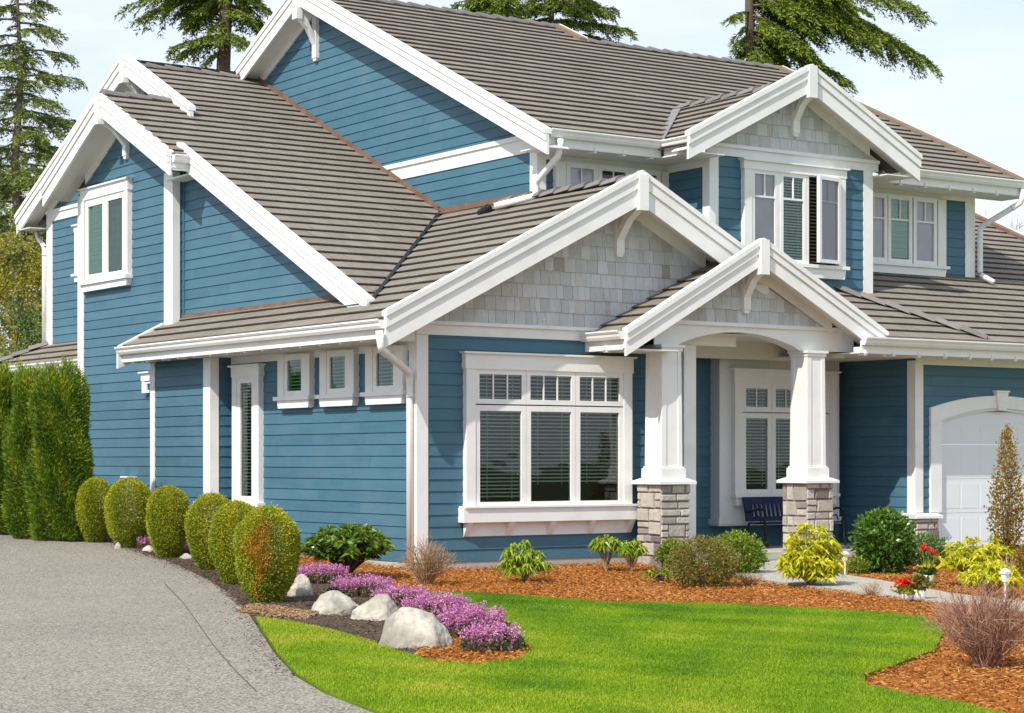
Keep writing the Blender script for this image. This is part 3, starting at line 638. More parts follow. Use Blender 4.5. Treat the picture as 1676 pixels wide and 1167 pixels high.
mb = MB(); mb.box(EF, 6.93, 9.75, .36, 3.42, 0, .25); mb.box(EF, 6.88, 9.80, .27, .36, 0, .29); mb.box(EF, 6.90, 9.78, .24, .27, 0, .27); mb.build('bay', mat('bay paint', [(.70, .71, .72)], .5, .35, 2, .03), house)
for h in (8.10, 8.72): bx('batten', CREAM, front(1.25), (h - .02, h + .02, 2.95, 3.4, 0, .014))
BF = front(1.25)
wn = window(BF, 7.36, 9.42, .78, 2.72, cw=.17, head=.22, sill=.05, apron=.14, ear=.03)
for i in range(3):
    a = 7.36 + i * .687; sash(BF, wn, a + .003, a + .684, 2.22, 2.72, 2, rail=.09, blind='slats'); sash(BF, wn, a + .003, a + .684, .78, 2.20, 1, rail=.09, blind='slats', bz=.92)
bx('porch_floor', CONC, front(-.85), (4.75, 9.97, -.24, -.12, -2.34, 0)); bx('porch_step', CONC, front(-1.35), (5.2, 7.4, -.45, -.255, -.9, 0)); bx('foundation', CONC, front(-.80), (4.75, 9.97, -.6, -.245, -2, 0))
# ---------- garage
GF, GL = front(-.40), left(9.99)
siding(GL, [(-.40, -.15), (1.5, -.15), (1.5, 3.2), (-.40, 3.2)]); bx('foundation', CONC, GL, (-.4, 1.5, -.6, -.15, -.3, .004))
DX0, DX1, DC = 10.59, 13.61, 12.10
siding(GF, [(9.99, .3), (10.40, .3), (10.40, 3.2), (9.99, 3.2)]); siding(GF, [(10.40, 2.25), (13.8, 2.25), (13.8, 3.2), (10.40, 3.2)]); siding(GF, [(13.8, .3), (18.6, .3), (18.6, 3.2), (13.8, 3.2)])
corner(9.99, -.40, .46, 3.12, w1=.17, w2=.17); bx('frieze_board', WHITE, GF, (9.99, 18.6, 3.05, 3.17, 0, .03))
zi = lambda x: 2.08 + .235 * (1 - ((x - DC) / 1.51) ** 2); zo = lambda x: 2.30 + .235 * (1 - ((x - DC) / 1.78) ** 2)
mb = MB(); xs = [DX0 + (DX1 - DX0) * i / 20 for i in range(21)]
for a, b in zip(xs, xs[1:]):
    mb.prism(GF, [(a, zi(a)), (b, zi(b)), (b, zo(b)), (a, zo(a))], 0, .06)
for s in (0, 1):
    a, b = ((10.32, 10.59), (13.61, 13.88))[s]; mb.box(GF, a, b, .46, 2.08, 0, .06); mb.prism(GF, [(a, 2.08), (b, 2.08), (b, zo(min(b, 13.88))), (a, zo(max(a, 10.32)))], 0, .06)
gtrim = mb.build('garage_door_casing', WHITE, house)
mb = MB(); mb.prism(GF, [(DC - .10, 2.28), (DC + .10, 2.28), (DC + .155, 2.60), (DC - .155, 2.60)], 0, .10); mb.box(GF, DC - .17, DC + .17, 2.60, 2.63, 0, .12); mb.build('keystone', WHITE, gtrim)
GD = mat('garage door paint', [(.72, .74, .76)], .5, .35, 1.5, .02); mb = MB()
for a, b in zip(xs, xs[1:]): mb.prism(GF, [(a, 1.66), (b, 1.66), (b, zi(b)), (a, zi(a))], -.05, -.02)
for a, b in zip(xs, xs[1:]): mb.prism(GF, [(a, zi(a) - .05), (b, zi(b) - .05), (b, zi(b)), (a, zi(a))], -.019, .02)
rows = [(1.05, 1.655), (.445, 1.045), (-.16, .44)]
for z0, z1 in rows:
    mb.box(GF, DX0, DX1, z0, z1, -.05, -.02)
    for i in range(6):
        a = DX0 + .06 + i * .488; mb.box(GF, a + .02, a + .46, z0 + .08, z1 - .08, -.02, -.016)
for i in range(6):
    a = DX0 + .06 + i * .488; mb.box(GF, a + .02, a + .46, 1.72, 1.98, -.02, -.016)
mb.build('garage_door', GD, house); bx('door_jamb', WHITE, GF, (10.50, 10.588, -.2, .46, -.08, .02))
pier(None, -.48, 9.93, 10.50, -.30, .36, .5, (.05, .05)); pier(None, -.48, 13.70, 18.6, -.30, .36, .3, (.05, .05)); bx('pier_cap', WHITE, GF, (9.6, 10.0, .36, .44, -.3, .12))
# ---------- downspouts
downspout([(-.93 - .1, -.62, 3.24), (-1.0, -.62, 2.98), (-.12, -.02 + .05, 2.68), (-.08, .08, 2.52), (-.08, .08, -.2)])
downspout([(3.62, 1.36, 6.66), (3.62, 1.42, 6.38), (3.66, 2.12, 6.02), (3.66, 2.12, 5.80), (3.15, 2.6, 5.66 - .02)])
downspout([(14.75, 1.38, 6.66), (14.75, 1.42, 6.40), (14.33, 2.1, 5.95), (14.33, 2.1, 5.02), (14.45, 1.85, 4.86)])
downspout([(1.15, 17.85, 6.46), (1.15, 17.75, 6.3), (1.14, 17.36, 6.1), (1.14, 17.36, 3.9)])
mb = MB(); q = np.array((3.30, 3.15, 5.60)); mb.tube([q + (-.03, .1, .0), q + (0, -.15, .06)], [.05, .075], 8); mb.tube([q + (0, -.155, .055), q + (.0, -.19, .05)], [.06, .05], 8); mb.build('roof_vent', IRON, house)
#PLANTS
# ------------------------------------------------------------------ GROUND
def inpoly(px, py, poly):
    ins = np.zeros(len(px), bool); n = len(poly)
    for i in range(n):
        x1, y1 = poly[i][:2]; x2, y2 = poly[(i + 1) % n][:2]
        c = ((y1 > py) != (y2 > py)) & (px < (x2 - x1) * (py - y1) / (y2 - y1 + 1e-12) + x1); ins ^= c
    return ins
def gzv(y): return -0.28 + 0.034 * np.clip(y + 1.5, 0, 40)
def smooth_poly(p, it=2):
    for _ in range(it):
        o = []
        for i in range(len(p)):
            a, b = p[i], p[(i + 1) % len(p)]; o += [(a[0] * .75 + b[0] * .25, a[1] * .75 + b[1] * .25), (a[0] * .25 + b[0] * .75, a[1] * .25 + b[1] * .75)]
        p = o
    return p
def px(pts): return [tuple(G(u, v)[:2]) for u, v in pts]
def sheet(name, poly, lift, m, label=None, edge=0.0, kind='structure', cell=0.0, bumpy=0.0, cat=None):
    """a ground covering that follows the slope; optional kerb-like edge and gentle unevenness"""
    import bmesh
    bm = bmesh.new(); vs = [bm.verts.new((x, y, gz(x, y) + lift)) for x, y in poly]; bm.faces.new(vs)
    bmesh.ops.triangulate(bm, faces=bm.faces[:])
    ys = [p[1] for p in poly]; xs = [p[0] for p in poly]; st = cell or 1.5
    for ax, lo, hi in ((1, min(ys), max(ys)), (0, min(xs), max(xs))):
        q = lo + st
        while q < hi:
            co = (0, q, 0) if ax else (q, 0, 0); no = (0, 1, 0) if ax else (1, 0, 0)
            bmesh.ops.bisect_plane(bm, geom=bm.verts[:] + bm.edges[:] + bm.faces[:], plane_co=co, plane_no=no); q += st
    from mathutils import noise
    bnd = {v for e in bm.edges if e.is_boundary for v in e.verts}
    for v in bm.verts:
        v.co.z = gz(v.co.x, v.co.y) + lift
        if bumpy and v not in bnd: v.co.z += bumpy * (0.6 + noise.noise((v.co.x * 1.3, v.co.y * 1.3, 3.1)) + .6 * noise.noise((v.co.x * 4, v.co.y * 4, 1.1)))
    if edge:
        be = [e for e in bm.edges if e.is_boundary]; r = bmesh.ops.extrude_edge_only(bm, edges=be)
        for v in r['geom']:
            if isinstance(v, bmesh.types.BMVert): v.co.z -= edge
    bmesh.ops.recalc_face_normals(bm, faces=bm.faces[:])
    for f in bm.faces:
        if abs(f.normal.z) > .5 and f.normal.z < 0: f.normal_flip()
        f.smooth = bool(bumpy)
    me = bpy.data.meshes.new(name); bm.to_mesh(me); bm.free()
    o = link(name, me, m); tag(o, label, cat, None, kind); return o
SOIL = mat('dark soil', [(0.085, 0.062, 0.045)], .95, .1, 7, .45, .8, 35)
AGG = mat('exposed aggregate', [(0.255, 0.230, 0.190)], .9, .2, 2.5, .06, .35, 110, grime=((0.20, 0.185, 0.16), .35, .45, .75, .5))
def speckle(m, scale, amt):
    t = m.node_tree; n, l = t.nodes, t.links; b = n['Principled BSDF']; src = b.inputs['Base Color'].links[0].from_socket
    co = n.new('ShaderNodeTexCoord'); vo = n.new('ShaderNodeTexVoronoi'); vo.inputs['Scale'].default_value = scale; l.new(co.outputs['Object'], vo.inputs['Vector'])
    sp = n.new('ShaderNodeSeparateColor'); l.new(vo.outputs['Color'], sp.inputs['Color'])
    mr = n.new('ShaderNodeMapRange'); mr.inputs['To Min'].default_value = 1 - amt; mr.inputs['To Max'].default_value = 1 + amt; l.new(sp.outputs['Red'], mr.inputs['Value'])
    vm = n.new('ShaderNodeVectorMath'); vm.operation = 'SCALE'; l.new(src, vm.inputs[0]); l.new(mr.outputs['Result'], vm.inputs['Scale']); l.new(vm.outputs['Vector'], b.inputs['Base Color'])
speckle(AGG, 70, .66)
PATHM = mat('path concrete', [(0.38, 0.36, 0.305)], .9, .2, 60, .22, .3, 90); speckle(PATHM, 45, .3)
TURF = mat('turf', [(0.13, 0.21, 0.012)], .9, .1, 1.2, .25, .6, 60)
MULCH = mat('bark mulch', [(0.30, 0.105, 0.020)], .95, .1, 25, .4, .9, 45)
FIELD = mat('far ground', [(0.07, 0.09, 0.03)], .95, .1, 0.3, .4)
mb = MB(); ys_ = [-400, -60, -1.5, 5, 12, 20, 30, 38.5, 700]
for a, b in zip(ys_, ys_[1:]): mb.face([(-500, a, gz(0, a) - .12), (500, a, gz(0, a) - .12), (500, b, gz(0, b) - .12), (-500, b, gz(0, b) - .12)], .5, (0, 0, 1))
tag(mb.build('ground', FIELD), kind='structure')
drive = px([(0, 868), (60, 872), (120, 878), (180, 887), (230, 901), (290, 923), (345, 949), (380, 972), (405, 1000), (425, 1030), (450, 1068), (482, 1103), (530, 1132), (620, 1167)])
q = np.array(drive[-1]); far = [(q[0] + 1.2, q[1] - 2.5), (q[0] + 6, q[1] - 8), (q[0] + 4, -40), (-60, -40), (-60, 24), (-9, 26)]
sheet('driveway', [tuple(p) for p in drive] + far, -.012, AGG, edge=.12)
GR = mat('drive joint', [(.10, .088, .072)], .95, .1); mb = MB()
for jl in ([(268, 952), (300, 985), (325, 1020), (350, 1055), (382, 1092), (420, 1130)], [(-60, 973), (120, 974), (300, 974), (375, 973)], [(-60, 1072), (150, 1071), (300, 1068), (430, 1062)]):
    P_ = [G(*p) for p in jl]
    for a, b in zip(P_, P_[1:]):
        d = (b - a)[:2]; d /= np.linalg.norm(d); n_ = np.array((-d[1], d[0], 0)) * (.005 if jl[0][0] > 0 else .003)
        mb.face([a - n_ + (0, 0, -.008), b - n_ + (0, 0, -.008), b + n_ + (0, 0, -.008), a + n_ + (0, 0, -.008)], .5, (0, 0, 1))
tag(mb.build('driveway_joint', GR), kind='structure')
lawn_px = [(418, 1010), (470, 1016), (530, 1028), (600, 1047), (660, 1068), (700, 1078), (770, 1086), (850, 1078), (868, 1060), (840, 1020), (760, 985), (690, 970), (760, 970), (840, 974), (1000, 986), (1180, 988), (1330, 996), (1440, 1002), (1515, 1010), (1545, 1030), (1530, 1062), (1470, 1085), (1412, 1104), (1420, 1122), (1480, 1135), (1560, 1147), (1650, 1170)]
lawn = px(lawn_px); a = np.array(lawn[-1]); q = np.array(drive[-1])
lawn = [tuple(p) for p in lawn] + [(a[0] + 3, a[1] - 3), (a[0] + 4, a[1] - 12), (q[0] + 5.9, q[1] - 8), (q[0] + 1.25, q[1] - 2.5)] + [tuple(p + np.array((.03, 0))) for p in map(np.array, px([(620, 1167), (530, 1132), (482, 1103), (450, 1068), (427, 1030)]))]
sheet('lawn', lawn, -.004, TURF, edge=.11)
soil = px([(120, 878), (180, 884), (260, 893), (360, 905), (470, 925), (520, 950), (640, 1000), (760, 1060), (850, 1085), (690, 1090), (600, 1055), (420, 1012), (380, 972), (290, 922)])
sheet('soil_bed', px([(-120, 855), (100, 862), (300, 880), (480, 915), (560, 950), (650, 985), (770, 1075), (700, 1082), (600, 1055), (418, 1014), (395, 990), (345, 951), (290, 925), (230, 903), (180, 889), (100, 876), (-120, 866)]), -.03, SOIL, cell=.35, bumpy=.035)
mulch_poly = [(-3.2, -.6), (-1.2, 6.0), (-.38, 6.0), (0.02, 0.05), (0.02, 0.0), (5.0, -.02), (10.6, -.5), (10.6, -9.0)] + [tuple(p) for p in px([(1676, 1040), (1700, 1165), (1560, 1150), (1480, 1138), (1415, 1122), (1405, 1104), (1470, 1082), (1530, 1060), (1548, 1030), (1515, 1007), (1440, 998), (1330, 991), (1180, 983), (1000, 981), (840, 969), (690, 966), (560, 945)])]
sheet('mulch_bed', mulch_poly, -.055, MULCH, cell=.35, bumpy=.035)
sheet('verge', [(1.5, -9), (10.6, -3), (30, -.2), (30, -40), (2, -40), (-2, -19)], -.085, TURF, edge=.05)
sheet('garage_drive', [(10.75, -.43), (14.3, -.43), (14.6, -30), (10.75, -30)], .006, AGG, edge=.12)
mulch_tip = px([(640, 1010), (720, 1005), (830, 1030), (872, 1062), (850, 1082), (770, 1090), (690, 1082)])
sheet('mulch_patch', mulch_tip, -.016, MULCH, cell=.3, bumpy=.015)
path_poly = [(4.76, -.86), (7.5, -.86)] + [tuple(p) for p in px([(1380, 941), (1440, 950), (1500, 961), (1560, 972), (1676, 985), (1800, 1000), (1800, 1022), (1676, 1001), (1560, 988), (1430, 972), (1300, 957), (1225, 946)])]
sheet('path', path_poly, .010, PATHM, edge=.12)

# ------------------------------------------------------------------ leaf and twig meshes
def quads(name, V, tone, m, parent=None):
    n = len(V) // 4; me = bpy.data.meshes.new(name)
    me.vertices.add(n * 4); me.vertices.foreach_set('co', np.asarray(V, np.float32).ravel())
    me.loops.add(n * 4); me.loops.foreach_set('vertex_index', np.arange(n * 4, dtype=np.int32))
    me.polygons.add(n); me.polygons.foreach_set('loop_start', np.arange(0, n * 4, 4, dtype=np.int32)); me.polygons.foreach_set('loop_total', np.full(n, 4, np.int32))
    at_ = me.attributes.new('tone', 'FLOAT', 'FACE'); at_.data.foreach_set('value', np.clip(tone, 0, 1).astype(np.float32))
    me.update(calc_edges=True); return link(name, me, m, parent)
def unit(a): return a / (np.linalg.norm(a, axis=-1, keepdims=True) + 1e-9)
def leaves(P, D, L, W, rng, droop=0.0):
    """rhombus leaves from base P along D"""
    n = len(P); rv = unit(rng.normal(size=(n, 3))); S = unit(np.cross(D, rv)); L = np.asarray(L)[:, None] if np.ndim(L) else L; W = np.asarray(W)[:, None] if np.ndim(W) else W
    M = P + D * L * 0.45; T = P + D * L; T = T - np.array((0, 0, 1)) * droop * L
    V = np.stack([P, M + S * W * .5, T, M - S * W * .5], 1); return V.reshape(-1, 3)
def tubes(lines, radii, k=4):
    out = []
    for pts, rad in zip(lines, radii):
        pts = np.asarray(pts, float); d = unit(np.gradient(pts, axis=0)); a = np.where(np.abs(d[:, 2:3]) < .9, np.array([[0, 0, 1.]]), np.array([[0, 1., 0]]))
        x = unit(np.cross(d, a)); y = np.cross(x, d); r = np.asarray(rad, float); r = np.full(len(pts), r) if r.ndim == 0 else r
        ang = np.arange(k) * 2 * np.pi / k
        ring = pts[:, None] + x[:, None] * (np.cos(ang)[None, :, None] * r[:, None, None]) + y[:, None] * (np.sin(ang)[None, :, None] * r[:, None, None])
        nx_ = np.roll(ring, -1, 1)
        out.append(np.stack([ring[:-1], nx_[:-1], nx_[1:], ring[1:]], 2).reshape(-1, 3))
    return np.concatenate(out)
def bezier(a, b, c, n=7):
    t = np.linspace(0, 1, n)[:, None]; return (1 - t) ** 2 * a + 2 * t * (1 - t) * b + t * t * c
BARK = mat('bark', [(0.09, 0.065, 0.045), (0.17, 0.13, 0.095)], .95, .1, 6, .3, .6, 20)
TWIG = mat('tan twig', [(0.20, 0.115, 0.06), (0.34, 0.22, 0.12), (0.42, 0.30, 0.17)], .9, .1)
TWIGR = mat('reddish twig', [(0.20, 0.085, 0.065), (0.38, 0.21, 0.15), (0.46, 0.30, 0.20)], .9, .1)
def leafmat(name, cols, tr=.25, rough=.5, spec=.35): return mat(name, cols, rough, spec, transl=tr)
LM_BALL = leafmat('clipped shrub leaf', [(0.10, 0.17, 0.012), (0.25, 0.30, 0.016), (0.42, 0.41, 0.02), (0.60, 0.52, 0.035)], .2)
LM_BALLO = leafmat('scorched shrub leaf', [(0.26, 0.25, 0.014), (0.42, 0.29, 0.02), (0.62, 0.24, 0.03)], .2)
LM_THUJA = leafmat('thuja spray', [(0.045, 0.10, 0.010), (0.10, 0.18, 0.012), (0.18, 0.27, 0.016), (0.34, 0.36, 0.024)], .2)
LM_FIR = leafmat('fir needle spray', [(0.045, 0.085, 0.012), (0.11, 0.17, 0.018), (0.25, 0.30, 0.025)], .15)
LM_FIRP = leafmat('pale fir spray', [(0.06, 0.11, 0.02), (0.14, 0.20, 0.035), (0.28, 0.31, 0.06)], .2)
LM_RHO = leafmat('rhododendron leaf', [(0.04, 0.09, 0.010), (0.09, 0.17, 0.018), (0.18, 0.26, 0.03)], .15, .35, .5)
LM_RHOL = leafmat('light rhododendron leaf', [(0.09, 0.18, 0.014), (0.20, 0.32, 0.02), (0.40, 0.46, 0.04)], .25, .4, .5)
LM_PIERIS = leafmat('golden leaf', [(0.16, 0.26, 0.014), (0.46, 0.48, 0.018), (0.74, 0.65, 0.03)], .25, .4, .4)
LM_GREEN = leafmat('glossy green leaf', [(0.030, 0.085, 0.010), (0.07, 0.16, 0.014), (0.15, 0.25, 0.02)], .2, .3, .55)
LM_OLIVE = leafmat('olive leaf', [(0.10, 0.10, 0.018), (0.19, 0.17, 0.028), (0.27, 0.22, 0.045)], .2)
LM_MID = leafmat('mid green leaf', [(0.06, 0.13, 0.014), (0.16, 0.25, 0.018), (0.40, 0.42, 0.03)], .25)
LM_HEATH = leafmat('heather flower', [(0.28, 0.065, 0.18), (0.50, 0.16, 0.36), (0.66, 0.29, 0.51), (0.76, 0.45, 0.63)], .25, .7, .2)
LM_HEATHG = leafmat('heather foliage', [(0.05, 0.075, 0.02), (0.10, 0.12, 0.03)], .2)
LM_GOLD = leafmat('bronze leaf', [(0.14, 0.10, 0.012), (0.30, 0.19, 0.016), (0.40, 0.28, 0.03)], .25)
LM_RED = leafmat('red petal', [(0.55, 0.008, 0.006), (0.80, 0.03, 0.015)], .2); LM_YEL = leafmat('yellow petal', [(0.80, 0.50, 0.02), (0.85, 0.62, 0.08)], .2)
LM_BLU = leafmat('blue petal', [(0.10, 0.11, 0.30), (0.22, 0.24, 0.50)], .2)
LM_GRASS = leafmat('grass blade', [(0.075, 0.175, 0.004), (0.165, 0.295, 0.006), (0.27, 0.39, 0.010), (0.47, 0.45, 0.05)], .3)
LM_CHIP = mat('mulch chip', [(0.13, 0.048, 0.013), (0.30, 0.112, 0.026), (0.43, 0.185, 0.045), (0.54, 0.32, 0.13)], .9, .15)
LM_SOILC = mat('soil crumb', [(0.05, 0.037, 0.028), (0.10, 0.075, 0.052), (0.22, 0.15, 0.085)], .95, .1)
ROCK = mat('pale granite', [(0.46, 0.425, 0.36)], .85, .2, 16, .30, 1.0, 9, grime=((0.20, 0.185, 0.155), 2.6, .46, .68, .75))
POT = mat('white glazed pot', [(.80, .80, .78)], .3, .5)
def mesh_obj(name, pts_tubes, m, parent, tone=None):
    V = pts_tubes; n = len(V) // 4; rng = np.random.default_rng(n); return quads(name, V, tone if tone is not None else rng.random(n), m, parent)
# ------------------------------------------------------------------ grass, mulch chips, crumbs
rng = np.random.default_rng(11)
def scatter(poly, n, excl=()):
    P = np.array(poly); lo, hi = P.min(0), P.max(0); o = []
    while sum(map(len, o)) < n:
        q = rng.uniform(lo, hi, (n * 2, 2)); k = inpoly(q[:, 0], q[:, 1], poly)
        for e in excl: k &= ~inpoly(q[:, 0], q[:, 1], e)
        o.append(q[k])
    return np.concatenate(o)[:n]
def lumps(x, y, s, seed):
    r = np.random.default_rng(seed); v = 0
    for i in range(6):
        a = r.uniform(0, 6.28); f_ = s * r.uniform(.5, 1.8); v = v + np.sin((x * math.cos(a) + y * math.sin(a)) * f_ + r.uniform(0, 6.28))
    return v / 4
view_lawn = [p for p in lawn if True]
g_ = scatter(lawn, 620000); dep = (g_ - CAM[:2]) @ FW[:2]; side = (g_ - CAM[:2]) @ RT[:2]
k = (dep > 11.5) & (np.abs(side / dep * F) < 900); g_ = g_[k][:330000]
n = len(g_); base = np.c_[g_, gzv(g_[:, 1]) - .006]
D = unit(np.c_[rng.normal(0, .45, (n, 2)), np.ones(n)]); tone = .45 + .32 * lumps(g_[:, 0], g_[:, 1], .8, 3) + .24 * lumps(g_[:, 0], g_[:, 1], 3.2, 4) + .10 * lumps(g_[:, 0], g_[:, 1], 9, 6) + rng.normal(0, .09, n)
tone += np.where(lumps(g_[:, 0] * .6, g_[:, 1], 1.1, 9) > .85, .35, 0)
o = quads('grass', leaves(base, D, rng.uniform(.018, .034, n), rng.uniform(.005, .009, n), rng), tone, LM_GRASS); tag(o, kind='stuff')
def chips(name, poly, n, m, L, lift, excl=(), up=.02):
    c = scatter(poly, n, excl); d3 = unit(np.c_[rng.normal(0, 1, (n, 2)), rng.normal(0, .22, n)]); b = np.c_[c, gzv(c[:, 1]) + lift + rng.uniform(0, up, n)]
    tn = rng.beta(2.2, 2.2, n) + .12 * lumps(c[:, 0], c[:, 1], 2.5, 5); l_ = rng.uniform(L * .4, L, n)
    o = quads(name, leaves(b - d3 * l_[:, None] / 2, d3, l_, l_ * .28, rng), tn, m); tag(o, kind='stuff'); return o
house_fp = [(0, 0), (4.7, 0), (4.7, -.85), (10, -.85), (10, -.3), (19, -.3), (19, 20), (-.4, 20), (-.4, 6), (0, 6)]
chips('mulch', mulch_poly, 170000, LM_CHIP, .06, -.048, (house_fp, path_poly), .055)
chips('mulch_litter', mulch_tip, 9000, LM_CHIP, .06, -.012, (), .03)
soil_poly = px([(60, 868), (250, 893), (400, 922), (560, 965), (700, 1030), (735, 1070), (690, 1080), (600, 1053), (418, 1012), (345, 951), (290, 926), (180, 889)])
chips('soil_crumbs', soil_poly, 26000, LM_SOILC, .05, -.022, (house_fp,), .03)
cl = px([(385, 1000), (420, 992), (520, 1005), (500, 1016), (430, 1008)]); chips('dead_grass', cl, 5200, TWIG, .06, -.01, (), .05)

ed = px([(180, 889), (230, 903), (290, 925), (345, 951), (380, 974), (405, 1002), (425, 1032), (450, 1070), (482, 1105)]); lt = np.array(ed)
lt = np.concatenate([lt[:-1] + (lt[1:] - lt[:-1]) * t_ for t_ in np.linspace(0, 1, 40)]); lt = np.repeat(lt, 5, 0); lt = lt + np.c_[-np.abs(rng.exponential(.10, len(lt))), rng.normal(0, .05, len(lt))]
o = quads('soil_litter', leaves(np.c_[lt, gzv(lt[:, 1]) - .010], unit(np.c_[rng.normal(0, 1, (len(lt), 2)), rng.normal(0, .15, len(lt))]), rng.uniform(.01, .035, len(lt)), rng.uniform(.006, .014, len(lt)), rng), rng.random(len(lt)), LM_SOILC); tag(o, kind='stuff')
# ------------------------------------------------------------------ shrub makers
def prof_pts(n, h, r, prof, rng, shell=(.80, 1.03), lump=.04, seed=1, ell=1.0):
    """points in a body of revolution with a height profile [(t, radius)] and an uneven skin"""
    ts = np.array([p[0] for p in prof]); rs = np.array([p[1] for p in prof])
    t = rng.random(n * 3); rr = np.interp(t, ts, rs); keep = rng.random(n * 3) < (rr / rs.max()) * .92 + .08; t = t[keep][:n]; n = len(t); rr = np.interp(t, ts, rs)
    a = rng.uniform(0, 2 * np.pi, n); q = shell[0] + (shell[1] - shell[0]) * rng.random(n) ** .45
    lp = 1 + lump * (np.sin(a * 3 + seed) + np.sin(a * 5 + t * 9 + seed * 2) + np.sin(t * 14 + a * 2 + seed * 3))
    R_ = r * rr * q * lp; P = np.c_[R_ * np.cos(a), R_ * np.sin(a) * ell, t * h * (1 + .015 * np.sin(a * 4 + seed))]
    dr = np.interp(t + .02, ts, rs) - np.interp(t - .02, ts, rs); Nn = unit(np.c_[np.cos(a), np.sin(a), -dr * r / (.04 * h)]); return P, Nn, t, a
BALL = [(0, .42), (.06, .55), (.2, .78), (.4, .95), (.55, 1.0), (.7, .96), (.82, .83), (.92, .58), (.98, .28), (1, .05)]
def ball(u, v, wpx, hpx, label, seed, scorch=False, group='clipped globe shrubs along the driveway'):
    g = G(u, v); k = ppm(g); r, h = wpx / k / 2, hpx / k
    t = empty('globe_shrub', g, label, 'shrub', group); rg = np.random.default_rng(seed)
    P, Nn, tt, a = prof_pts(44000, h, r, BALL, rg, (.70, 1.02), .03, seed); st_ = rg.random(len(P)) < .05; P[st_, :2] *= rg.uniform(1.02, 1.10, (st_.sum(), 1)); P[st_, 2] *= rg.uniform(1.0, 1.05, st_.sum())
    D = unit(Nn + rg.normal(0, .75, P.shape)); tn = .42 + rg.normal(0, .2, len(P)) + .25 * (tt - .5) + .12 * np.sin(a * 4 + seed)
    kk = np.ones(len(P), bool)
    if scorch:
        view = math.atan2(CAM[1] - g[1], CAM[0] - g[0]); da = (a - view + np.pi) % (2 * np.pi) - np.pi
        patch = (np.abs(da + .30 - .35 * (tt - .5) + .12 * np.sin(tt * 13)) < (.12 + .42 * np.clip(1 - np.abs(tt - .58) / .34, 0, 1)) * rg.uniform(.3, 1.35, len(P))) & (tt > .04) & (tt < .86); kk = ~patch
    quads('foliage', leaves(P[kk] + g, D[kk], rg.uniform(.018, .034, kk.sum()), rg.uniform(.010, .018, kk.sum()), rg), tn[kk], LM_BALL, t)
    if scorch:
        q = ~kk; quads('scorched_foliage', leaves(P[q] + g, D[q], rg.uniform(.02, .036, q.sum()), rg.uniform(.010, .017, q.sum()), rg), .62 + rg.normal(0, .25, q.sum()), LM_BALLO, t)
    ln = [bezier(g + (0, 0, -.03), g + (rg.normal(0, .05), rg.normal(0, .05), h * .3), g + np.array((math.cos(b) * r * .62, math.sin(b) * r * .62, h * rg.uniform(.35, .75)))) for b in rg.uniform(0, 6.28, 26)]
    mesh_obj('stem', tubes(ln, [np.linspace(.016, .005, 7)] * len(ln)), TWIG, t)
ball(156, 886, 62, 103, 'smallest yellow-green clipped globe shrub, next to the tall hedge', 1)
ball(211, 894, 78, 110, 'yellow-green clipped globe shrub, second along from the tall hedge', 2)
ball(275, 911, 70, 114, 'yellow-green clipped globe shrub with pink heather at both its feet', 3)
ball(346, 931, 80, 122, 'broad green clipped globe shrub, fourth along from the tall hedge', 4)
ball(388, 953, 86, 131, 'green clipped globe shrub half hidden behind the orange-scorched one', 5)
ball(438, 984, 104, 154, 'largest clipped globe shrub with an orange scorched streak down its front', 6, True)
def thuja(u, v, wpx, hpx, label, seed):
    g = G(u, v); k = ppm(g); r, h = wpx / k / 2, hpx / k; rg = np.random.default_rng(seed); t = empty('hedge_thuja', g, label, 'hedge tree', 'tall thuja hedge beside the driveway'); r *= 1.22; h *= .975
    pf_ = [(0, .86), (.15, .97), (.4, 1.0), (.7, .93), (.85, .80), (.94, .60), (.99, .3), (1, .05)]
    P, Nn, tt, a = prof_pts(52000, h, r, pf_, rg, (.55, 1.10), .12, seed); P[:, 2] *= 1 + .05 * np.sin(a * 3 + seed) * (tt > .6) * (tt - .6) / .4 + rg.normal(0, .018, len(P))
    D = unit(Nn * .75 + np.array((0, 0, .8)) + rg.normal(0, .5, P.shape)); tn = .46 + rg.normal(0, .17, len(P)) + .17 * np.sin(a * 7 + tt * 10 + seed) + .12 * np.sin(tt * 22 + a * 3) + np.where(tt > .86, .22, 0)
    quads('foliage', leaves(P + g, D, rg.uniform(.05, .11, len(P)), rg.uniform(.012, .024, len(P)), rg), tn, LM_THUJA, t)
    mb_ = MB(); mb_.tube([g, g + (0, 0, h * .5), g + (0, 0, h * .9)], [.07, .045, .012], 7); mb_.build('trunk', BARK, t)
thuja(-45, 868, 88, 268, 'dark green hedge tree cut off by the left edge of the picture', 21)
thuja(14, 872, 76, 268, 'dense green hedge tree beside the driveway, second from the left edge', 22); thuja(62, 879, 72, 272, 'dense green hedge tree between two others, below the low tiled roof', 23)
thuja(101, 883, 70, 283, 'tallest yellow-tipped hedge tree, touching the white corner board', 24)
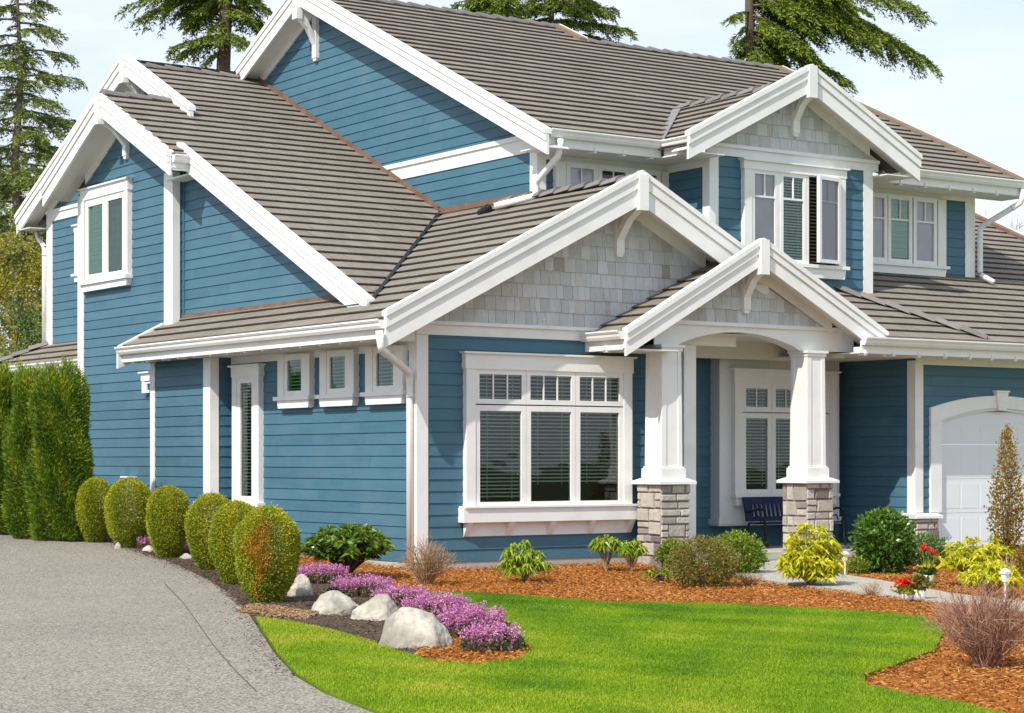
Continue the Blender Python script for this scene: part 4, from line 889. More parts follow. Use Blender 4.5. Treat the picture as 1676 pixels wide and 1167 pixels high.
def dome_shrub(name, u, v, wpx, hpx, label, cat, lm, seed, n=5200, L=.06, W=.028, group=None, prof=None, airy=.35, stem=BARK, up=.3, droop=.1):
    g = G(u, v); k = ppm(g); r, h = wpx / k / 2, hpx / k; rg = np.random.default_rng(seed); t = empty(name, g, label, cat, group)
    prof = prof or [(0, .45), (.12, .75), (.35, 1.0), (.6, .97), (.8, .78), (.93, .45), (1, .08)]
    P, Nn, tt, a = prof_pts(n, h, r, prof, rg, (airy, 1.08), .07, seed)
    cl_ = rg.integers(0, 60, len(P)); off = rg.normal(0, .05 * r / .4, (60, 3)); P = P + off[cl_] * .8
    P[:, 2] = np.maximum(P[:, 2], .03)
    D = unit(Nn * .7 + np.array((0, 0, up)) + rg.normal(0, .6, P.shape)); tn = .45 + rg.normal(0, .2, len(P)) + .18 * (rg.random(60)[cl_] - .5) + .25 * (tt - .5)
    quads('foliage', leaves(P + g, D, rg.uniform(L * .6, L * 1.15, len(P)), rg.uniform(W * .7, W * 1.1, len(P)), rg, droop), tn, lm, t)
    ln = [bezier(g + (0, 0, -.03), g + (rg.normal(0, .06), rg.normal(0, .06), h * .35), g + np.array((math.cos(b) * r * .7, math.sin(b) * r * .7, h * rg.uniform(.4, .85)))) for b in rg.uniform(0, 6.28, 14)]
    mesh_obj('stem', tubes(ln, [np.linspace(.014, .004, 7)] * len(ln)), stem, t); return t
def whorl_shrub(name, u, v, wpx, hpx, label, cat, lm, seed, heads=26, L=.12, W=.035, group=None, droop=.45, base=.45, nl=11, stem=BARK, layers=2, lo=.25, elmin=.78):
    g = G(u, v); k = ppm(g); r, h = wpx / k / 2, hpx / k; rg = np.random.default_rng(seed); t = empty(name, g, label, cat, group); ln = []; LP = []; LD = []; LT = []
    for i in range(heads):
        a = rg.uniform(0, 6.28); q = math.sqrt(rg.random()); el = math.sqrt(max(0, 1 - (q * .92) ** 2)) * rg.uniform(elmin, 1.0)
        tip = g + np.array((math.cos(a) * r * q * .9, math.sin(a) * r * q * .9, h * (lo + (1 - lo) * el) * .93)); ln.append(bezier(g + (0, 0, -.02), g + (rg.normal(0, .05) + math.cos(a) * r * q * .25, math.sin(a) * r * q * .25, h * base), tip))
        for ly in range(layers):
            c = ln[-1][-1 - ly] if ly < 3 else tip; tb = rg.random()
            for j in range(nl):
                b = j * 6.28 / nl + rg.uniform(0, .6); LP.append(c); LD.append((math.cos(b), math.sin(b), rg.uniform(-.15, .75 if ly == 0 else .3))); LT.append(.25 + .4 * tb + rg.normal(0, .14) + (.2 if ly == 0 else 0))
        for j in range(5): LP.append(tip); LD.append((rg.normal(0, .35), rg.normal(0, .35), 1)); LT.append(.75 + rg.normal(0, .15))
    LP = np.array(LP); LD = unit(np.array(LD)); n = len(LP)
    quads('foliage', leaves(LP, LD, rg.uniform(L * .65, L * 1.1, n), rg.uniform(W * .8, W * 1.1, n), rg, droop), np.array(LT), lm, t)
    mesh_obj('stem', tubes(ln, [np.linspace(.011, .004, 7)] * len(ln)), stem, t); return t
def twig_shrub(name, u, v, wpx, hpx, label, cat, m, seed, n=90, rad=.006, side=3, group=None, spread=1.0):
    g = G(u, v); k = ppm(g); r, h = wpx / k / 2, hpx / k; rg = np.random.default_rng(seed); ln = []; rd = []
    for i in range(n):
        a = rg.uniform(0, 6.28); q = rg.random() ** .6; hh = h * math.sqrt(max(.05, 1 - (q * .85) ** 2)) * rg.uniform(.7, 1.0)
        tip = g + np.array((math.cos(a) * r * q, math.sin(a) * r * q, hh)); b0 = g + np.array((math.cos(a), math.sin(a), 0)) * r * .12 * rg.random() + (0, 0, -.03)
        md = b0 * .45 + tip * .55 + np.array((rg.normal(0, .05), rg.normal(0, .05), h * .12)); c = bezier(b0, md, tip, 8) + np.r_[np.zeros((1, 3)), rg.normal(0, .008, (7, 3))]
        ln.append(c); rd.append(np.linspace(rad * rg.uniform(.8, 1.3), rad * .35, 8))
        for s in range(side):
            j = rg.integers(2, 7); d = unit(c[j] - c[j - 1] + rg.normal(0, .55, 3) * np.linalg.norm(c[j] - c[j - 1])); l_ = h * rg.uniform(.12, .34); e = c[j] + d * l_
            ln.append(bezier(c[j], (c[j] + e) / 2 + (0, 0, .01), e, 5)); rd.append(np.linspace(rad * .55, rad * .25, 5))
    V = tubes(ln, rd, 3); nf = len(V) // 4; tn = np.repeat(rg.random(len(ln)), [(len(l) - 1) * 3 for l in ln]) + rg.normal(0, .1, nf)
    o = quads(name, V, tn, m); return tag(o, label, cat, group)
# ------------------------------------------------------------------ the planting, left to right
whorl_shrub('rhododendron', 568, 944, 158, 90, 'large dark green rhododendron against the blue side wall behind the heather', 'shrub', LM_RHO, 31, 120, .15, .05, None, .35, .35, 10, BARK, 3, .2)
twig_shrub('dormant_shrub', 697, 955, 105, 76, 'tan leafless twiggy shrub at the foot of the white corner board', 'shrub', TWIG, 32, 130, .0055, 4)
whorl_shrub('rhododendron', 860, 950, 92, 70, 'young rhododendron with drooping leaves, below the picture window', 'shrub', LM_RHOL, 33, 40, .15, .036, 'young rhododendrons under the picture window', .75, .4, 11, TWIG, 2, .08, .25)
whorl_shrub('rhododendron', 992, 933, 52, 58, 'young rhododendron with bare lower stems, left of the pair beside the pier', 'shrub', LM_RHOL, 34, 20, .14, .036, 'young rhododendrons under the picture window', .75, .5, 11, TWIG, 2, .5)
whorl_shrub('rhododendron', 1034, 934, 46, 52, 'small young rhododendron touching the left stone pier', 'shrub', LM_RHOL, 35, 16, .13, .036, 'young rhododendrons under the picture window', .75, .5, 11, TWIG, 2, .45)
# heather
def heather(u, v, wpx, hpx, label, seed, group='pink heather along the rocks', dpx=None):
    g = G(u, v); k = ppm(g); r, h = wpx / k / 2 * 1.10, hpx / k; rg = np.random.default_rng(seed); t = empty('heather', g, label, 'flowers', group)
    n = int(300 * max(.25, r * r / .16)); q = np.sqrt(rg.random(n)); a = rg.uniform(0, 6.28, n); hh = h * (.55 + .45 * np.sqrt(1 - (q * .92) ** 2)) * rg.uniform(.62, 1.14, n)
    tip = g + np.c_[np.cos(a) * r * q, np.sin(a) * r * q * .7, hh]; dirs = unit(np.c_[np.cos(a) * q * .45, np.sin(a) * q * .45, np.ones(n)] + rg.normal(0, .16, (n, 3)))
    m_ = 26; s = rg.random((n, m_)) ** .9 * .17; C_ = tip[:, None] - dirs[:, None] * s[..., None] + rg.normal(0, .006, (n, m_, 3)); D_ = unit(dirs[:, None] * .3 + rg.normal(0, .7, (n, m_, 3)))
    tn = .55 + rg.normal(0, .2, (n, m_)) - s * .9 + (rg.random((n, 1)) - .5) * .35
    quads('flower_spikes', leaves(C_.reshape(-1, 3), D_.reshape(-1, 3), .022, .014, rg), tn.ravel(), LM_HEATH, t)
    nn_ = n * 5; q = np.sqrt(rg.random(nn_)); a = rg.uniform(0, 6.28, nn_); P = g + np.c_[np.cos(a) * r * q, np.sin(a) * r * q * .8, rg.random(nn_) * h * .62 * np.sqrt(1 - (q * .9) ** 2)]
    quads('foliage', leaves(P, unit(rg.normal(0, .5, (nn_, 3)) + (0, 0, .8)), .05, .018, rg), rg.random(nn_), LM_HEATHG, t)
heather(524, 952, 96, 29, 'pink heather clump nearest the dark rhododendron, behind the smallest rock', 41)
heather(592, 974, 108, 32, 'pink heather clump behind the gap between the second and third rocks', 42)
heather(655, 988, 101, 29, 'pink heather clump just above the whitest rock', 43)
heather(712, 1012, 116, 42, 'pink heather clump directly behind the big grey rock', 44)
heather(768, 1040, 125, 51, 'large pink heather clump between the grey rock and the lawn end', 45)
heather(806, 1064, 108, 45, 'pink heather clump ending the row, out on the lawn', 46)
heather(241, 896, 34, 20, 'small pink heather tuft between the second and third globe shrubs', 47, 'pink heather between globe shrubs')
heather(309, 909, 29, 18, 'small pink heather tuft between the third and fourth globe shrubs', 48, 'pink heather between globe shrubs')
# rocks
def rock(u, v, wpx, hpx, label, seed, group='pale landscape rocks', dfac=.8, peak=0.0):
    import bmesh
    from mathutils import noise
    g = G(u, v); k = ppm(g); w_, h_ = wpx / k, hpx / k; bm = bmesh.new(); rg = random.Random(seed); pts = []
    for i in range(11):
        a = i * 2 * math.pi / 11 + rg.uniform(-.2, .2); q_ = rg.uniform(.86, 1.0); pts.append((math.cos(a) * q_, math.sin(a) * q_, -.35)); q_ *= rg.uniform(.80, .98); pts.append((math.cos(a) * q_, math.sin(a) * q_, rg.uniform(.10, .38)))
    for i in range(6):
        a = rg.uniform(0, 6.28); q_ = rg.uniform(.25, .62); pts.append((peak + math.cos(a) * q_, math.sin(a) * q_, rg.uniform(.55, .86)))
    for dx, dy in ((-.14, -.1), (.16, .05), (0, .22)): pts.append((peak + dx, dy, rg.uniform(.93, 1.0)))
    vs = [bm.verts.new(c) for c in pts]; r_ = bmesh.ops.convex_hull(bm, input=vs); bmesh.ops.delete(bm, geom=[e for e in bm.verts if not e.link_faces], context='VERTS')
    bmesh.ops.triangulate(bm, faces=bm.faces[:])
    for _ in range(4):
        bmesh.ops.subdivide_edges(bm, edges=[e for e in bm.edges if e.calc_length() > .06], cuts=1, use_grid_fill=True); bmesh.ops.triangulate(bm, faces=bm.faces[:])
    for _ in range(1): bmesh.ops.smooth_vert(bm, verts=bm.verts[:], factor=.45, use_axis_x=True, use_axis_y=True, use_axis_z=True)
    for v_ in bm.verts:
        c = v_.co; d = c.normalized(); c = c + d * (.045 * noise.noise(c * 2.4 + Vector((seed, 0, 0))) + .028 * noise.noise(c * 7 + Vector((0, seed, 0))) + .014 * noise.noise(c * 19))
        v_.co = Vector(RT) * (c.x * w_ / 2) + Vector(FW) * (c.y * w_ / 2 * dfac) + Vector((0, 0, c.z * h_ * 1.02 - h_ * .04)) + Vector(g)
    for f in bm.faces: f.smooth = True
    me = bpy.data.meshes.new('rock'); bm.to_mesh(me); bm.free(); o = link('rock', me, ROCK); return tag(o, label, 'rock', group)
rock(492, 974, 48, 36, 'smallest pale rock, tucked beside the scorched globe shrub', 51)
rock(548, 1003, 98, 38, 'low rounded pale rock, second from the scorched globe shrub', 53)
rock(618, 1012, 104, 42, 'whitest rounded rock, leaning against the big grey rock', 57, peak=.15)
rock(683, 1056, 146, 66, 'biggest grey angular rock at the end of the row', 54, peak=-.22)
for i, (u, v, ww, lb) in enumerate(((193, 896, 14, 'flat white stone at the foot of the second globe shrub'), (243, 901, 24, 'flat white stone between the second and third globe shrubs'), (305, 914, 30, 'flat white stone between the third and fourth globe shrubs'))): rock(u, v, ww, 9, lb, 60 + i, 'flat white edging stones')
# by the porch
t = whorl_shrub('hyacinth', 1082, 951, 52, 18, 'low clump of pale green leaves with blue hyacinth flowers in the mulch', 'flowers', LM_MID, 71, 14, .16, .03, None, .5, .3, 8, TWIG, 1, .2)
rg = np.random.default_rng(5); g = G(1082, 951); 
for dx, dy in ((-.06, 0), (.03, .04), (.09, -.05)):
    P = g + (dx, dy, .10) + rg.normal(0, 1, (90, 3)) * (.022, .022, .05); quads('flower', leaves(P, unit(rg.normal(size=P.shape)), .03, .022, rg), rg.random(len(P)), LM_BLU, t)
dome_shrub('shrub', 1100, 930, 44, 46, 'mid green shrub squeezed between the left stone pier and the olive one', 'shrub', LM_MID, 72, 2600, .055, .026)
dome_shrub('shrub', 1206, 938, 80, 62, 'green shrub with yellow tips behind the round olive shrub', 'shrub', LM_MID, 73, 5200, .06, .03)
dome_shrub('shrub', 1150, 958, 104, 76, 'round olive-brown small-leaved shrub in front of the left stone pier', 'shrub', LM_OLIVE, 74, 9500, .035, .02)
twig_shrub('dry_grass_clump', 1228, 956, 60, 26, 'low dry straw-coloured grass tuft beside the olive shrub', 'plant', TWIG, 75, 60, .004, 2)
whorl_shrub('golden_shrub', 1327, 958, 112, 108, 'bright yellow-leaved shrub on bare stems before the right stone pier', 'shrub', LM_PIERIS, 76, 190, .13, .036, None, .55, .25, 10, TWIG, 3, .06, .12)
dome_shrub('glossy_shrub', 1448, 936, 86, 98, 'rounded glossy green shrub before the dark entry wall', 'shrub', LM_GREEN, 77, 5600, .085, .042, prof=[(0, .45), (.1, .7), (.3, .95), (.55, 1.0), (.78, .85), (.92, .52), (1, .1)])
dome_shrub('shrub', 1403, 938, 34, 24, 'tiny green shrub right behind the path light', 'shrub', LM_MID, 78, 900, .05, .02)
dome_shrub('shrub', 1512, 926, 74, 50, 'loose dark green shrub below the garage stone pier', 'shrub', LM_GREEN, 79, 2200, .06, .026, airy=.2)
twig_shrub('dry_grass_clump', 1425, 972, 46, 22, 'low dry straw-coloured tuft at the path edge near the pots', 'plant', TWIG, 80, 40, .004, 2)
whorl_shrub('golden_shrub', 1588, 957, 112, 80, 'yellow-green shrub in front of the garage, behind the tulip pot', 'shrub', LM_PIERIS, 81, 90, .12, .032, 'yellow-green shrubs before the garage', .55, .45, 10, TWIG, 3, .25, .3)
whorl_shrub('golden_shrub', 1622, 974, 108, 60, 'low yellow-green shrub sprawling over the path edge', 'shrub', LM_PIERIS, 82, 66, .12, .032, 'yellow-green shrubs before the garage', .6, .4, 10, TWIG, 2, .2, .3)
whorl_shrub('golden_shrub', 1630, 936, 60, 60, 'yellow-green shrub at the foot of the bronze columnar tree', 'shrub', LM_PIERIS, 83, 45, .12, .032, 'yellow-green shrubs before the garage', .5, .5, 10, TWIG, 2, .3, .3)
t = dome_shrub('columnar_tree', 1648, 936, 58, 236, 'narrow columnar young tree with bronze leaves in front of the garage door', 'tree', LM_GOLD, 84, 3600, .055, .03, None, [(0, .1), (.1, .35), (.25, .75), (.4, 1.0), (.5, .9), (.6, .78), (.7, .52), (.85, .40), (.95, .22), (1, .05)], .0, BARK, .8, 0)
dome_shrub('bronze_shrub', 1690, 950, 60, 60, 'rusty brown shrub cut by the right edge of the picture', 'shrub', LM_GOLD, 85, 2500, .05, .024)
twig_shrub('dormant_shrub', 1614, 1088, 215, 138, 'large reddish leafless shrub on the mulch island at the right edge', 'shrub', TWIGR, 86, 240, .0042, 7)
# pots
def lathe(prof, g, k=24):
    mb_ = MB(); b = 0
    rings = [[(g[0] + r * math.cos(2 * math.pi * i / k), g[1] + r * math.sin(2 * math.pi * i / k), g[2] + z) for i in range(k)] for r, z in prof]
    for q in rings: mb_.v += q
    for i in range(len(rings) - 1):
        for j in range(k): mb_.f.append((i * k + j, i * k + (j + 1) % k, (i + 1) * k + (j + 1) % k, (i + 1) * k + j)); mb_.t.append(.5)
    return mb_
def pot(u, v, wpx, hpx, label, seed):
    g = G(u, v) + (0, 0, -.01); k = ppm(g); r, h = wpx / k / 2, hpx / k; t = empty('flower_pot', g, label, 'flower pot', 'white pots by the path')
    lathe([(0.01, 0), (r * .86, 0), (r * .95, h * .5), (r, h), (r * .98, h + .012), (r * .9, h + .01), (r * .88, h - .02), (.01, h - .025)], g).build('pot', POT, t, True); return t, g, r, h
rg = np.random.default_rng(9)
t, g, r, h = pot(1484, 981, 22, 13, 'left white pot overflowing with bright red primroses at the path edge', 1)
P = g + rg.normal(0, 1, (260, 3)) * (.055, .055, .035) + (0, 0, h + .10); quads('flower', leaves(P, unit(rg.normal(size=P.shape) + (0, 0, .5)), .038, .034, rg), rg.random(260), LM_RED, t)
P = g + rg.normal(0, 1, (260, 3)) * (.06, .06, .015) + (0, 0, h + .03); quads('foliage', leaves(P, unit(rg.normal(size=P.shape)), .07, .035, rg), rg.random(260), LM_MID, t)
t, g, r, h = pot(1503, 981, 26, 16, 'white pot with dark bronze leaves, right beside the red primroses', 2)
P = g + rg.normal(0, 1, (420, 3)) * (.06, .06, .03) + (0, 0, h + .08); quads('foliage', leaves(P, unit(rg.normal(size=P.shape) + (0, 0, .4)), .08, .035, rg), rg.random(420) * .6, LM_OLIVE, t)
t, g, r, h = pot(1518, 954, 23, 13, 'white pot of red tulips with small yellow flowers in the mulch', 3)
P = g + rg.normal(0, 1, (260, 3)) * (.055, .055, .02) + (0, 0, h + .05); quads('foliage', leaves(P, unit(rg.normal(size=P.shape) + (0, 0, .8)), .07, .03, rg), rg.random(260) * .5, LM_GREEN, t)
P = g + rg.normal(0, 1, (120, 3)) * (.06, .06, .008) + (0, 0, h + .13); quads('flower', leaves(P, unit(rg.normal(size=P.shape) + (0, 0, .5)), .03, .026, rg), rg.random(120), LM_YEL, t)
ln = []; LP = []
for dx, dy, hh in ((-.05, .02, .36), (.02, .0, .33), (.07, -.03, .30), (-.01, .05, .38)):
    tp_ = g + (dx * 1.4, dy * 1.4, h + hh); ln.append(bezier(g + (dx * .5, dy * .5, h), g + (dx, dy, h + hh * .5), tp_, 5)); LP.append(tp_ + rg.normal(0, 1, (40, 3)) * (.010, .010, .014))
mesh_obj('stem', tubes(ln, [.006] * len(ln)), LM_MID, t); P = np.concatenate(LP); quads('tulip', leaves(P, unit(rg.normal(0, .3, P.shape) + (0, 0, 1)), .04, .024, rg), rg.random(len(P)), LM_RED, t)
P = g + rg.normal(0, 1, (16, 3)) * (.04, .04, 0) + (0, 0, h); quads('leaf', leaves(P, unit(rg.normal(0, .22, P.shape) + (0, 0, 1)), .26, .035, rg, .1), rg.random(16), LM_MID, t)
# path lights
def path_light(u, v, hpx, label):
    g = G(u, v); k = ppm(g); h = hpx / k; t = empty('path_light', g, label, 'garden light', 'solar path lights')
    mb_ = MB(); mb_.tube([g + (0, 0, -.05), g + (0, 0, h * .62)], .014, 8); mb_.build('post', METAL, t)
    f_ = lambda a, z, n: (g[0] + a, g[1] - n, g[2] + z)
    mb_ = MB(); s = .033; mb_.hull([f_(a, h * .62, b) for a, b in ((-s * .7, -s * .7), (s * .7, -s * .7), (s * .7, s * .7), (-s * .7, s * .7))], [f_(a, h * .84, b) for a, b in ((-s, -s), (s, -s), (s, s), (-s, s))]); mb_.build('lamp_housing', POT, t)
    mb_ = MB(); s = .046; mb_.hull([f_(a, h * .84, b) for a, b in ((-s, -s), (s, -s), (s, s), (-s, s))], [f_(a, h * .90, b) for a, b in ((-s, -s), (s, -s), (s, s), (-s, s))]); mb_.hull([f_(a, h * .90, b) for a, b in ((-s, -s), (s, -s), (s, s), (-s, s))], [f_(a, h, b) for a, b in ((-s * .3, -s * .3), (s * .3, -s * .3), (s * .3, s * .3), (-s * .3, s * .3))]); mb_.build('cap', METAL, t)
path_light(1383, 942, 40, 'silver path light on a thin post behind the yellow-leaved shrub'); path_light(1645, 988, 58, 'white path light on a thin post at the right end of the path')
twig_shrub('dried_flower_head', 1650, 968, 34, 60, 'dried pale plume standing behind the white path light', 'plant', mat('straw plume', [(.42, .33, .18), (.62, .52, .33)], .9, .1), 88, 36, .005, 4)
# ------------------------------------------------------------------ porch bench
bench = empty('bench', (8.2, .55, -.12), 'navy blue slatted bench with black iron arms on the porch behind the right pier', 'bench')
bf = front(.55); X0, X1, zf = 7.30, 9.20, -.12
def tilt(h, z, n): return (h, .55 + .42 - n + (z - .42) * .22, z + zf)
mb = MB(); mb.box(tilt, X0, X1, .74, .86, -.015, .015); mb.box(tilt, X0, X1, .44, .52, -.015, .015); mb.box(tilt, X0, X0 + .13, .52, .74, -.014, .014); mb.box(tilt, X1 - .13, X1, .52, .74, -.014, .014)
nx2 = 17
for i in range(nx2):
    h = X0 + .15 + (X1 - X0 - .30) * i / (nx2 - 1); mb.box(tilt, h - .022, h + .022, .52, .74, -.012, .012)
mb.build('backrest', NAVY, bench)
mb = MB()
for i in range(5): mb.box(bf, X0 + .03, X1 - .03, zf + .40, zf + .425, -.40 + i * .09, -.40 + i * .09 + .075)
mb.build('seat', NAVY, bench)
for xx in (X0 + .04, X1 - .04):
    P_ = lambda y, z: (xx, .55 + y, zf + z)
    mb = MB(); mb.tube([P_(.40, .42), P_(.44, .2), P_(.55, 0)], .022, 6); mb.build('leg', IRON, bench)
    mb = MB(); mb.tube([P_(-.02, .40), P_(-.02, .22), P_(-.08, 0)], .022, 6); mb.build('leg', IRON, bench)
    mb = MB(); mb.tube([P_(.02, .42), P_(-.04, .55), P_(.0, .64), P_(.12, .66), P_(.44, .60)], .02, 6); mb.tube([P_(.1, .44), P_(.16, .54), P_(.28, .50), P_(.30, .60)], .013, 6); mb.build('armrest', IRON, bench)
# ------------------------------------------------------------------ background trees
def conifer(u, depth, top_v, label, seed, lm, trunk_r=.28, rmax=3.2, first=.25, nb=150, spray=.16, density=1.0, group=None, droop=.5, lean=0, z0=None, prof=.8, bark=BARK, gaps=0, arms=()):
    g = at(u, depth); k = F / depth; H = CAM[2] + (VH - top_v) / k - g[2]; rg = np.random.default_rng(seed); t = empty('conifer', g, label, 'tree', group)
    mb_ = MB(); n = 14; ax = [g + np.array((lean * (i / n) ** 2 + .08 * math.sin(i * 1.3 + seed), .06 * math.cos(i * 1.7), H * i / n - (.2 if i == 0 else 0))) for i in range(n + 1)]
    mb_.tube(ax, [trunk_r * (1 - .93 * i / n) for i in range(n + 1)], 9); mb_.build('trunk', bark, t, True); ax = np.array(ax)
    ln = []; rd = []; LP = []; LD = []; LT = []
    for i in range(nb + len(arms)):
        f_ = first + (1 - first) * ((i + rg.random()) / nb); z = f_ * H; c = np.array([np.interp(f_ * n, range(n + 1), ax[:, j]) for j in range(3)])
        a = i * 2.4 + rg.uniform(-.5, .5); arm = None 
        l_ = rmax * ((1 - f_) ** prof * .95 + .05) * rg.uniform(.55, 1.1)
        if gaps and rg.random() < gaps: l_ *= .35
        d = np.array((math.cos(a), math.sin(a), 0)); dr = droop * l_ * rg.uniform(.5, 1.1)
        e = c + d * l_ + (0, 0, -dr * .55 + .18 * l_ * f_); m_ = c + d * l_ * .55 + (0, 0, .14 * l_ - dr * .25); b = bezier(c, m_, e, 9); 
        if i >= nb:
            v0_, u1_, v1_, dd_ = arms[i - nb]; c = np.array(at(u, depth, CAM[2] + (VH - v0_) / k)); e = np.array(at(u1_, depth + dd_, CAM[2] + (VH - v1_) / F * (depth + dd_))); l_ = np.linalg.norm(e - c); d = unit((e - c) * (1, 1, 0)); b = bezier(c, (c + e) / 2 + (0, 0, .12 * l_), e, 9)
        ln.append(b); rd.append(np.linspace(max(.018, trunk_r * .16), .008, 9))
        ns = max(4, int(l_ * 17 * density)); s_ = rg.uniform(.16, 1.0, ns)
        for s in s_:
            p = np.array([np.interp(s * 8, range(9), b[:, j]) for j in range(3)]); td = unit(b[min(8, int(s * 8) + 1)] - b[int(s * 8) if s < 1 else 7])
            sd_ = np.array((-d[1], d[0], 0)) * (1 if rg.random() < .5 else -1); tw = unit(td * rg.uniform(.3, .9) + sd_ * rg.uniform(.3, 1.0) + np.array((0, 0, -droop * rg.uniform(.1, .9)))); tl = l_ * .34 * (1.15 - s * .75) * rg.uniform(.6, 1.2) + .12
            q = max(3, int(tl * 26)); u_ = np.linspace(.05, 1, q)
            pp = p + tw * (u_ * tl)[:, None] - np.array((0, 0, 1)) * (u_ ** 2 * tl * .22 * (1 + droop))[:, None]
            for sg in (1, -1):
                LP.append(pp + rg.normal(0, .02, pp.shape)); LD.append(unit(tw * .8 + np.cross(tw, (0, 0, 1)) * sg * .7 + rg.normal(0, .35, pp.shape))); LT.append(np.full(q, .3 + .35 * rg.random()) + .25 * u_ + rg.normal(0, .12, q))
    LP = np.concatenate(LP); LD = np.concatenate(LD); LT = np.concatenate(LT); nl = len(LP)
    quads('crown', leaves(LP, LD, rg.uniform(spray * .6, spray * 1.2, nl), rg.uniform(spray * .2, spray * .34, nl), rg, .15), LT, lm, t)
    mesh_obj('branch', tubes(ln, rd, 4), bark, t); return t
PALEB = mat('pale bark', [(0.17, 0.145, 0.11), (0.27, 0.23, 0.18)], .95, .1, 5, .25, .5, 12)
conifer(30, 62, -120, 'slender conifer with open drooping branches left of the house', 101, LM_FIRP, .26, 3.0, .36, 105, .14, 1.0, None, .5, 0, None, .45, PALEB, .3)
conifer(-95, 70, -260, 'tall conifer mostly outside the left edge of the picture', 102, LM_FIRP, .3, 3.4, .25, 110, .12, .8, None, .5, 0, None, .6, PALEB)
def rarms(seed, n, u0, ur, vr, rise):
    g_r = np.random.default_rng(seed); o = []
    for _ in range(n):
        u1 = g_r.uniform(*ur); v1 = g_r.uniform(*vr); o.append((v1 - abs(u1 - u0) * rise - 8, u1, v1, g_r.uniform(-2.2, 2.2)))
    return o
conifer(370, 66, -560, 'tall fir with a thick trunk rising behind the blue main gable', 103, LM_FIR, .42, 2.6, .60, 80, .16, 1.0, 'tall firs behind the house', .35, 0, None, .45,
    arms=[(-25, 212, 8, 0), (-10, 232, 30, 1), (-30, 260, -12, -1), (62, 282, 78, 0), (72, 296, 92, 1), (60, 318, 66, -1), (0, 300, 22, 1), (20, 440, 14, 0), (30, 432, 48, 1), (55, 412, 78, -1), (15, 408, 30, -1), (-10, 420, 0, 1), (80, 335, 104, 0), *rarms(1, 14, 370, (300, 445), (-10, 70), .5)])
conifer(812, 74, -420, 'tall dense fir rising behind the middle of the main ridge', 104, LM_FIR, .40, 2.2, .62, 60, .16, 1.0, 'tall firs behind the house', .4, 0, None, .5, arms=[(-8, 745, 8, 0), (0, 770, 18, 1), (5, 790, 24, -1), (-5, 860, 12, 0), (8, 850, 34, 1), (2, 835, 22, -1), *rarms(2, 12, 812, (750, 870), (-5, 40), .4)])
conifer(905, 80, -180, 'fir with green feathery branches right of the middle fir, above the ridge', 105, LM_FIR, .34, 2.4, .62, 60, .16, 1.0, 'tall firs behind the house', .3, 0, None, .5, arms=[(20, 1004, 14, 0), (44, 1026, 48, 0), (60, 1002, 68, 1), (30, 860, 40, 0), (48, 880, 62, 1), (50, 940, 60, -1), (35, 960, 44, -1), (10, 970, 6, 1), (10, 850, 10, -1), (62, 975, 82, -1), *rarms(3, 11, 905, (840, 1000), (0, 72), .4)])
conifer(1228, 70, -560, 'tall fir with long drooping limbs behind the white front gable', 106, LM_FIR, .34, 1.5, .64, 50, .16, 1.0, 'tall firs behind the house', .28, 0, None, .4,
    arms=[(-10, 1508, 92, 0), (-15, 1470, 72, 2), (-8, 1420, 60, -1), (5, 1372, 46, 1), (-20, 1500, 10, -1), (-25, 1400, 14, 1), (60, 1386, 132, 0), (55, 1352, 112, 1), (50, 1330, 92, -1), (40, 1315, 74, 1), (30, 1300, 60, -1), (70, 1290, 104, 0), (60, 1270, 98, 1), (40, 1198, 66, 0), (60, 1202, 92, 1), (20, 1196, 30, -1), (25, 1275, 52, 0), (0, 1300, 30, 1), (72, 1250, 104, -1), (10, 1340, 24, -1), *rarms(4, 14, 1228, (1196, 1335), (10, 118), .5), *rarms(5, 2, 1228, (1340, 1450), (-10, 60), .3)])
# undergrowth and bare trees at the left and right
def leafy(u, depth, top_v, wpx, label, seed, lm, n=7000, L=.14, W=.07, cr=(.25, 1.0), name='young_tree', tr=.07, airy=.0, group=None):
    g = at(u, depth); k = F / depth; H = CAM[2] + (VH - top_v) / k - g[2]; r = wpx / k / 2; rg = np.random.default_rng(seed); t = empty(name, g, label, 'tree' if name == 'young_tree' else 'shrub', group)
    ln = []; rd = []; ends = []
    st = bezier(g + (0, 0, -.2), g + (rg.normal(0, .3), 0, H * .5), g + (rg.normal(0, .4), rg.normal(0, .4), H * .97), 10); ln.append(st); rd.append(np.linspace(tr, .012, 10))
    for i in range(46):
        j = rg.uniform(cr[0], .97); c = np.array([np.interp(j * 9, range(10), st[:, q]) for q in range(3)]); a = rg.uniform(0, 6.28); l_ = r * rg.uniform(.5, 1.15) * (1.15 - .6 * abs(j - .5)); e = c + np.array((math.cos(a) * l_, math.sin(a) * l_, l_ * rg.uniform(.1, .9))); b = bezier(c, (c + e) / 2 + (0, 0, -.05), e, 6); ln.append(b); rd.append(np.linspace(tr * .35, .008, 6)); ends.append(b[2:])
    mesh_obj('trunk', tubes(ln, rd, 5), PALEB, t)
    E_ = np.concatenate(ends); idx = rg.integers(0, len(E_), n); P = E_[idx] + rg.normal(0, r * .16, (n, 3)); P[:, 2] = np.maximum(P[:, 2], g[2] + .05)
    quads('crown', leaves(P, unit(rg.normal(size=(n, 3))), rg.uniform(L * .5, L, n), rg.uniform(W * .5, W, n), rg), .45 + rg.normal(0, .2, n) + .3 * (rg.random(len(E_))[idx] - .5), lm, t); return t
LM_WILD = leafmat('spring undergrowth leaf', [(0.16, 0.15, 0.015), (0.32, 0.28, 0.025), (0.48, 0.42, 0.045)], .3)
leafy(-10, 56, 350, 130, 'olive-yellow young tree at the left edge behind the low roof', 111, LM_WILD, 6500, .13, .07)
leafy(62, 60, 370, 100, 'thin yellow-green young tree beside the white downspout', 112, LM_WILD, 5000, .13, .07)
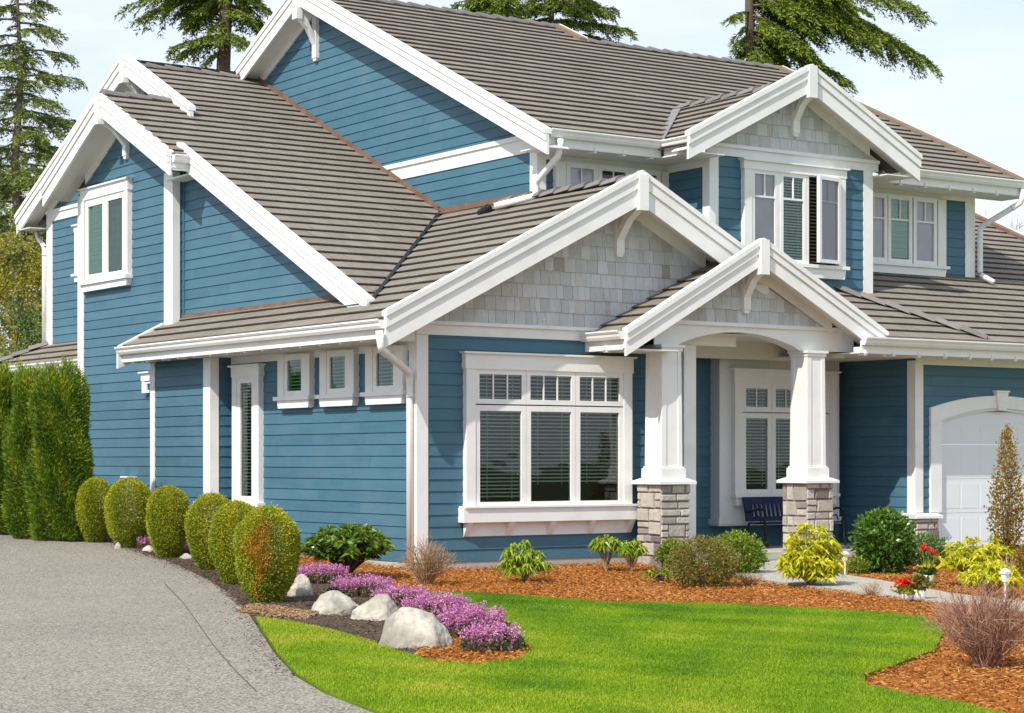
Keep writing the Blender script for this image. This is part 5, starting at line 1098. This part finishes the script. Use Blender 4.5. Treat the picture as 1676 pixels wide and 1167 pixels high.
leafy(30, 66, 300, 160, 'taller yellow-green young tree behind the pale conifer trunk', 113, LM_WILD, 7000, .13, .07)
leafy(105, 72, 420, 120, 'low olive young tree half hidden by the house corner', 116, LM_WILD, 5000, .13, .07)
leafy(18, 50, 528, 130, 'dark green broad bush above the tall hedge', 114, LM_GREEN, 9000, .12, .07, (.1, 1.0), 'bush', .06); leafy(85, 52, 545, 110, 'dark green bush beside the house corner, above the hedge', 115, LM_GREEN, 7000, .12, .07, (.1, 1.0), 'bush', .06)
leafy(-70, 80, 250, 260, 'dark mixed tree standing farthest back at the left edge', 117, LM_FIRP, 9000, .22, .1); leafy(60, 90, 390, 260, 'distant dark tree filling the gap left of the house', 118, LM_FIRP, 9000, .24, .1)
def bare_tree(u, depth, top_v, wpx, label, seed, group=None):
    g = at(u, depth); k = F / depth; H = CAM[2] + (VH - top_v) / k - g[2]; r = wpx / k / 2; rg = np.random.default_rng(seed); ln = []; rd = []
    def grow(p, d, l_, rad, lev):
        e = p + d * l_; b = bezier(p, (p + e) / 2 + rg.normal(0, l_ * .06, 3), e, 5); ln.append(b); rd.append(np.linspace(rad, rad * .6, 5))
        if lev == 0: return
        for i in range(4 if lev > 2 else 5):
            q = b[rg.integers(2, 5)]; nd = unit(d + rg.normal(0, .55, 3) + np.array((0, 0, .12))); grow(q, nd, l_ * rg.uniform(.55, .8), rad * .5, lev - 1)
    t = empty('bare_tree', g, label, 'tree', group)
    grow(g + (0, 0, -.2), unit(np.array((rg.normal(0, .05), rg.normal(0, .05), 1))), H * .36, H * .018, 5)
    V = tubes(ln[:1], rd[:1], 7); mesh_obj('trunk', V, PALEB, t); mesh_obj('crown', tubes(ln[1:], [np.maximum(q, .009) for q in rd[1:]], 3), mat('pale twig', [(.36, .28, .24), (.50, .42, .37)], .9, .1), t)
bare_tree(1640, 75, 318, 90, 'leafless pale tree behind the right end of the roof', 121, 'bare trees at the right'); bare_tree(1690, 70, 300, 90, 'leafless pale tree cut by the right edge behind the roof', 122, 'bare trees at the right')
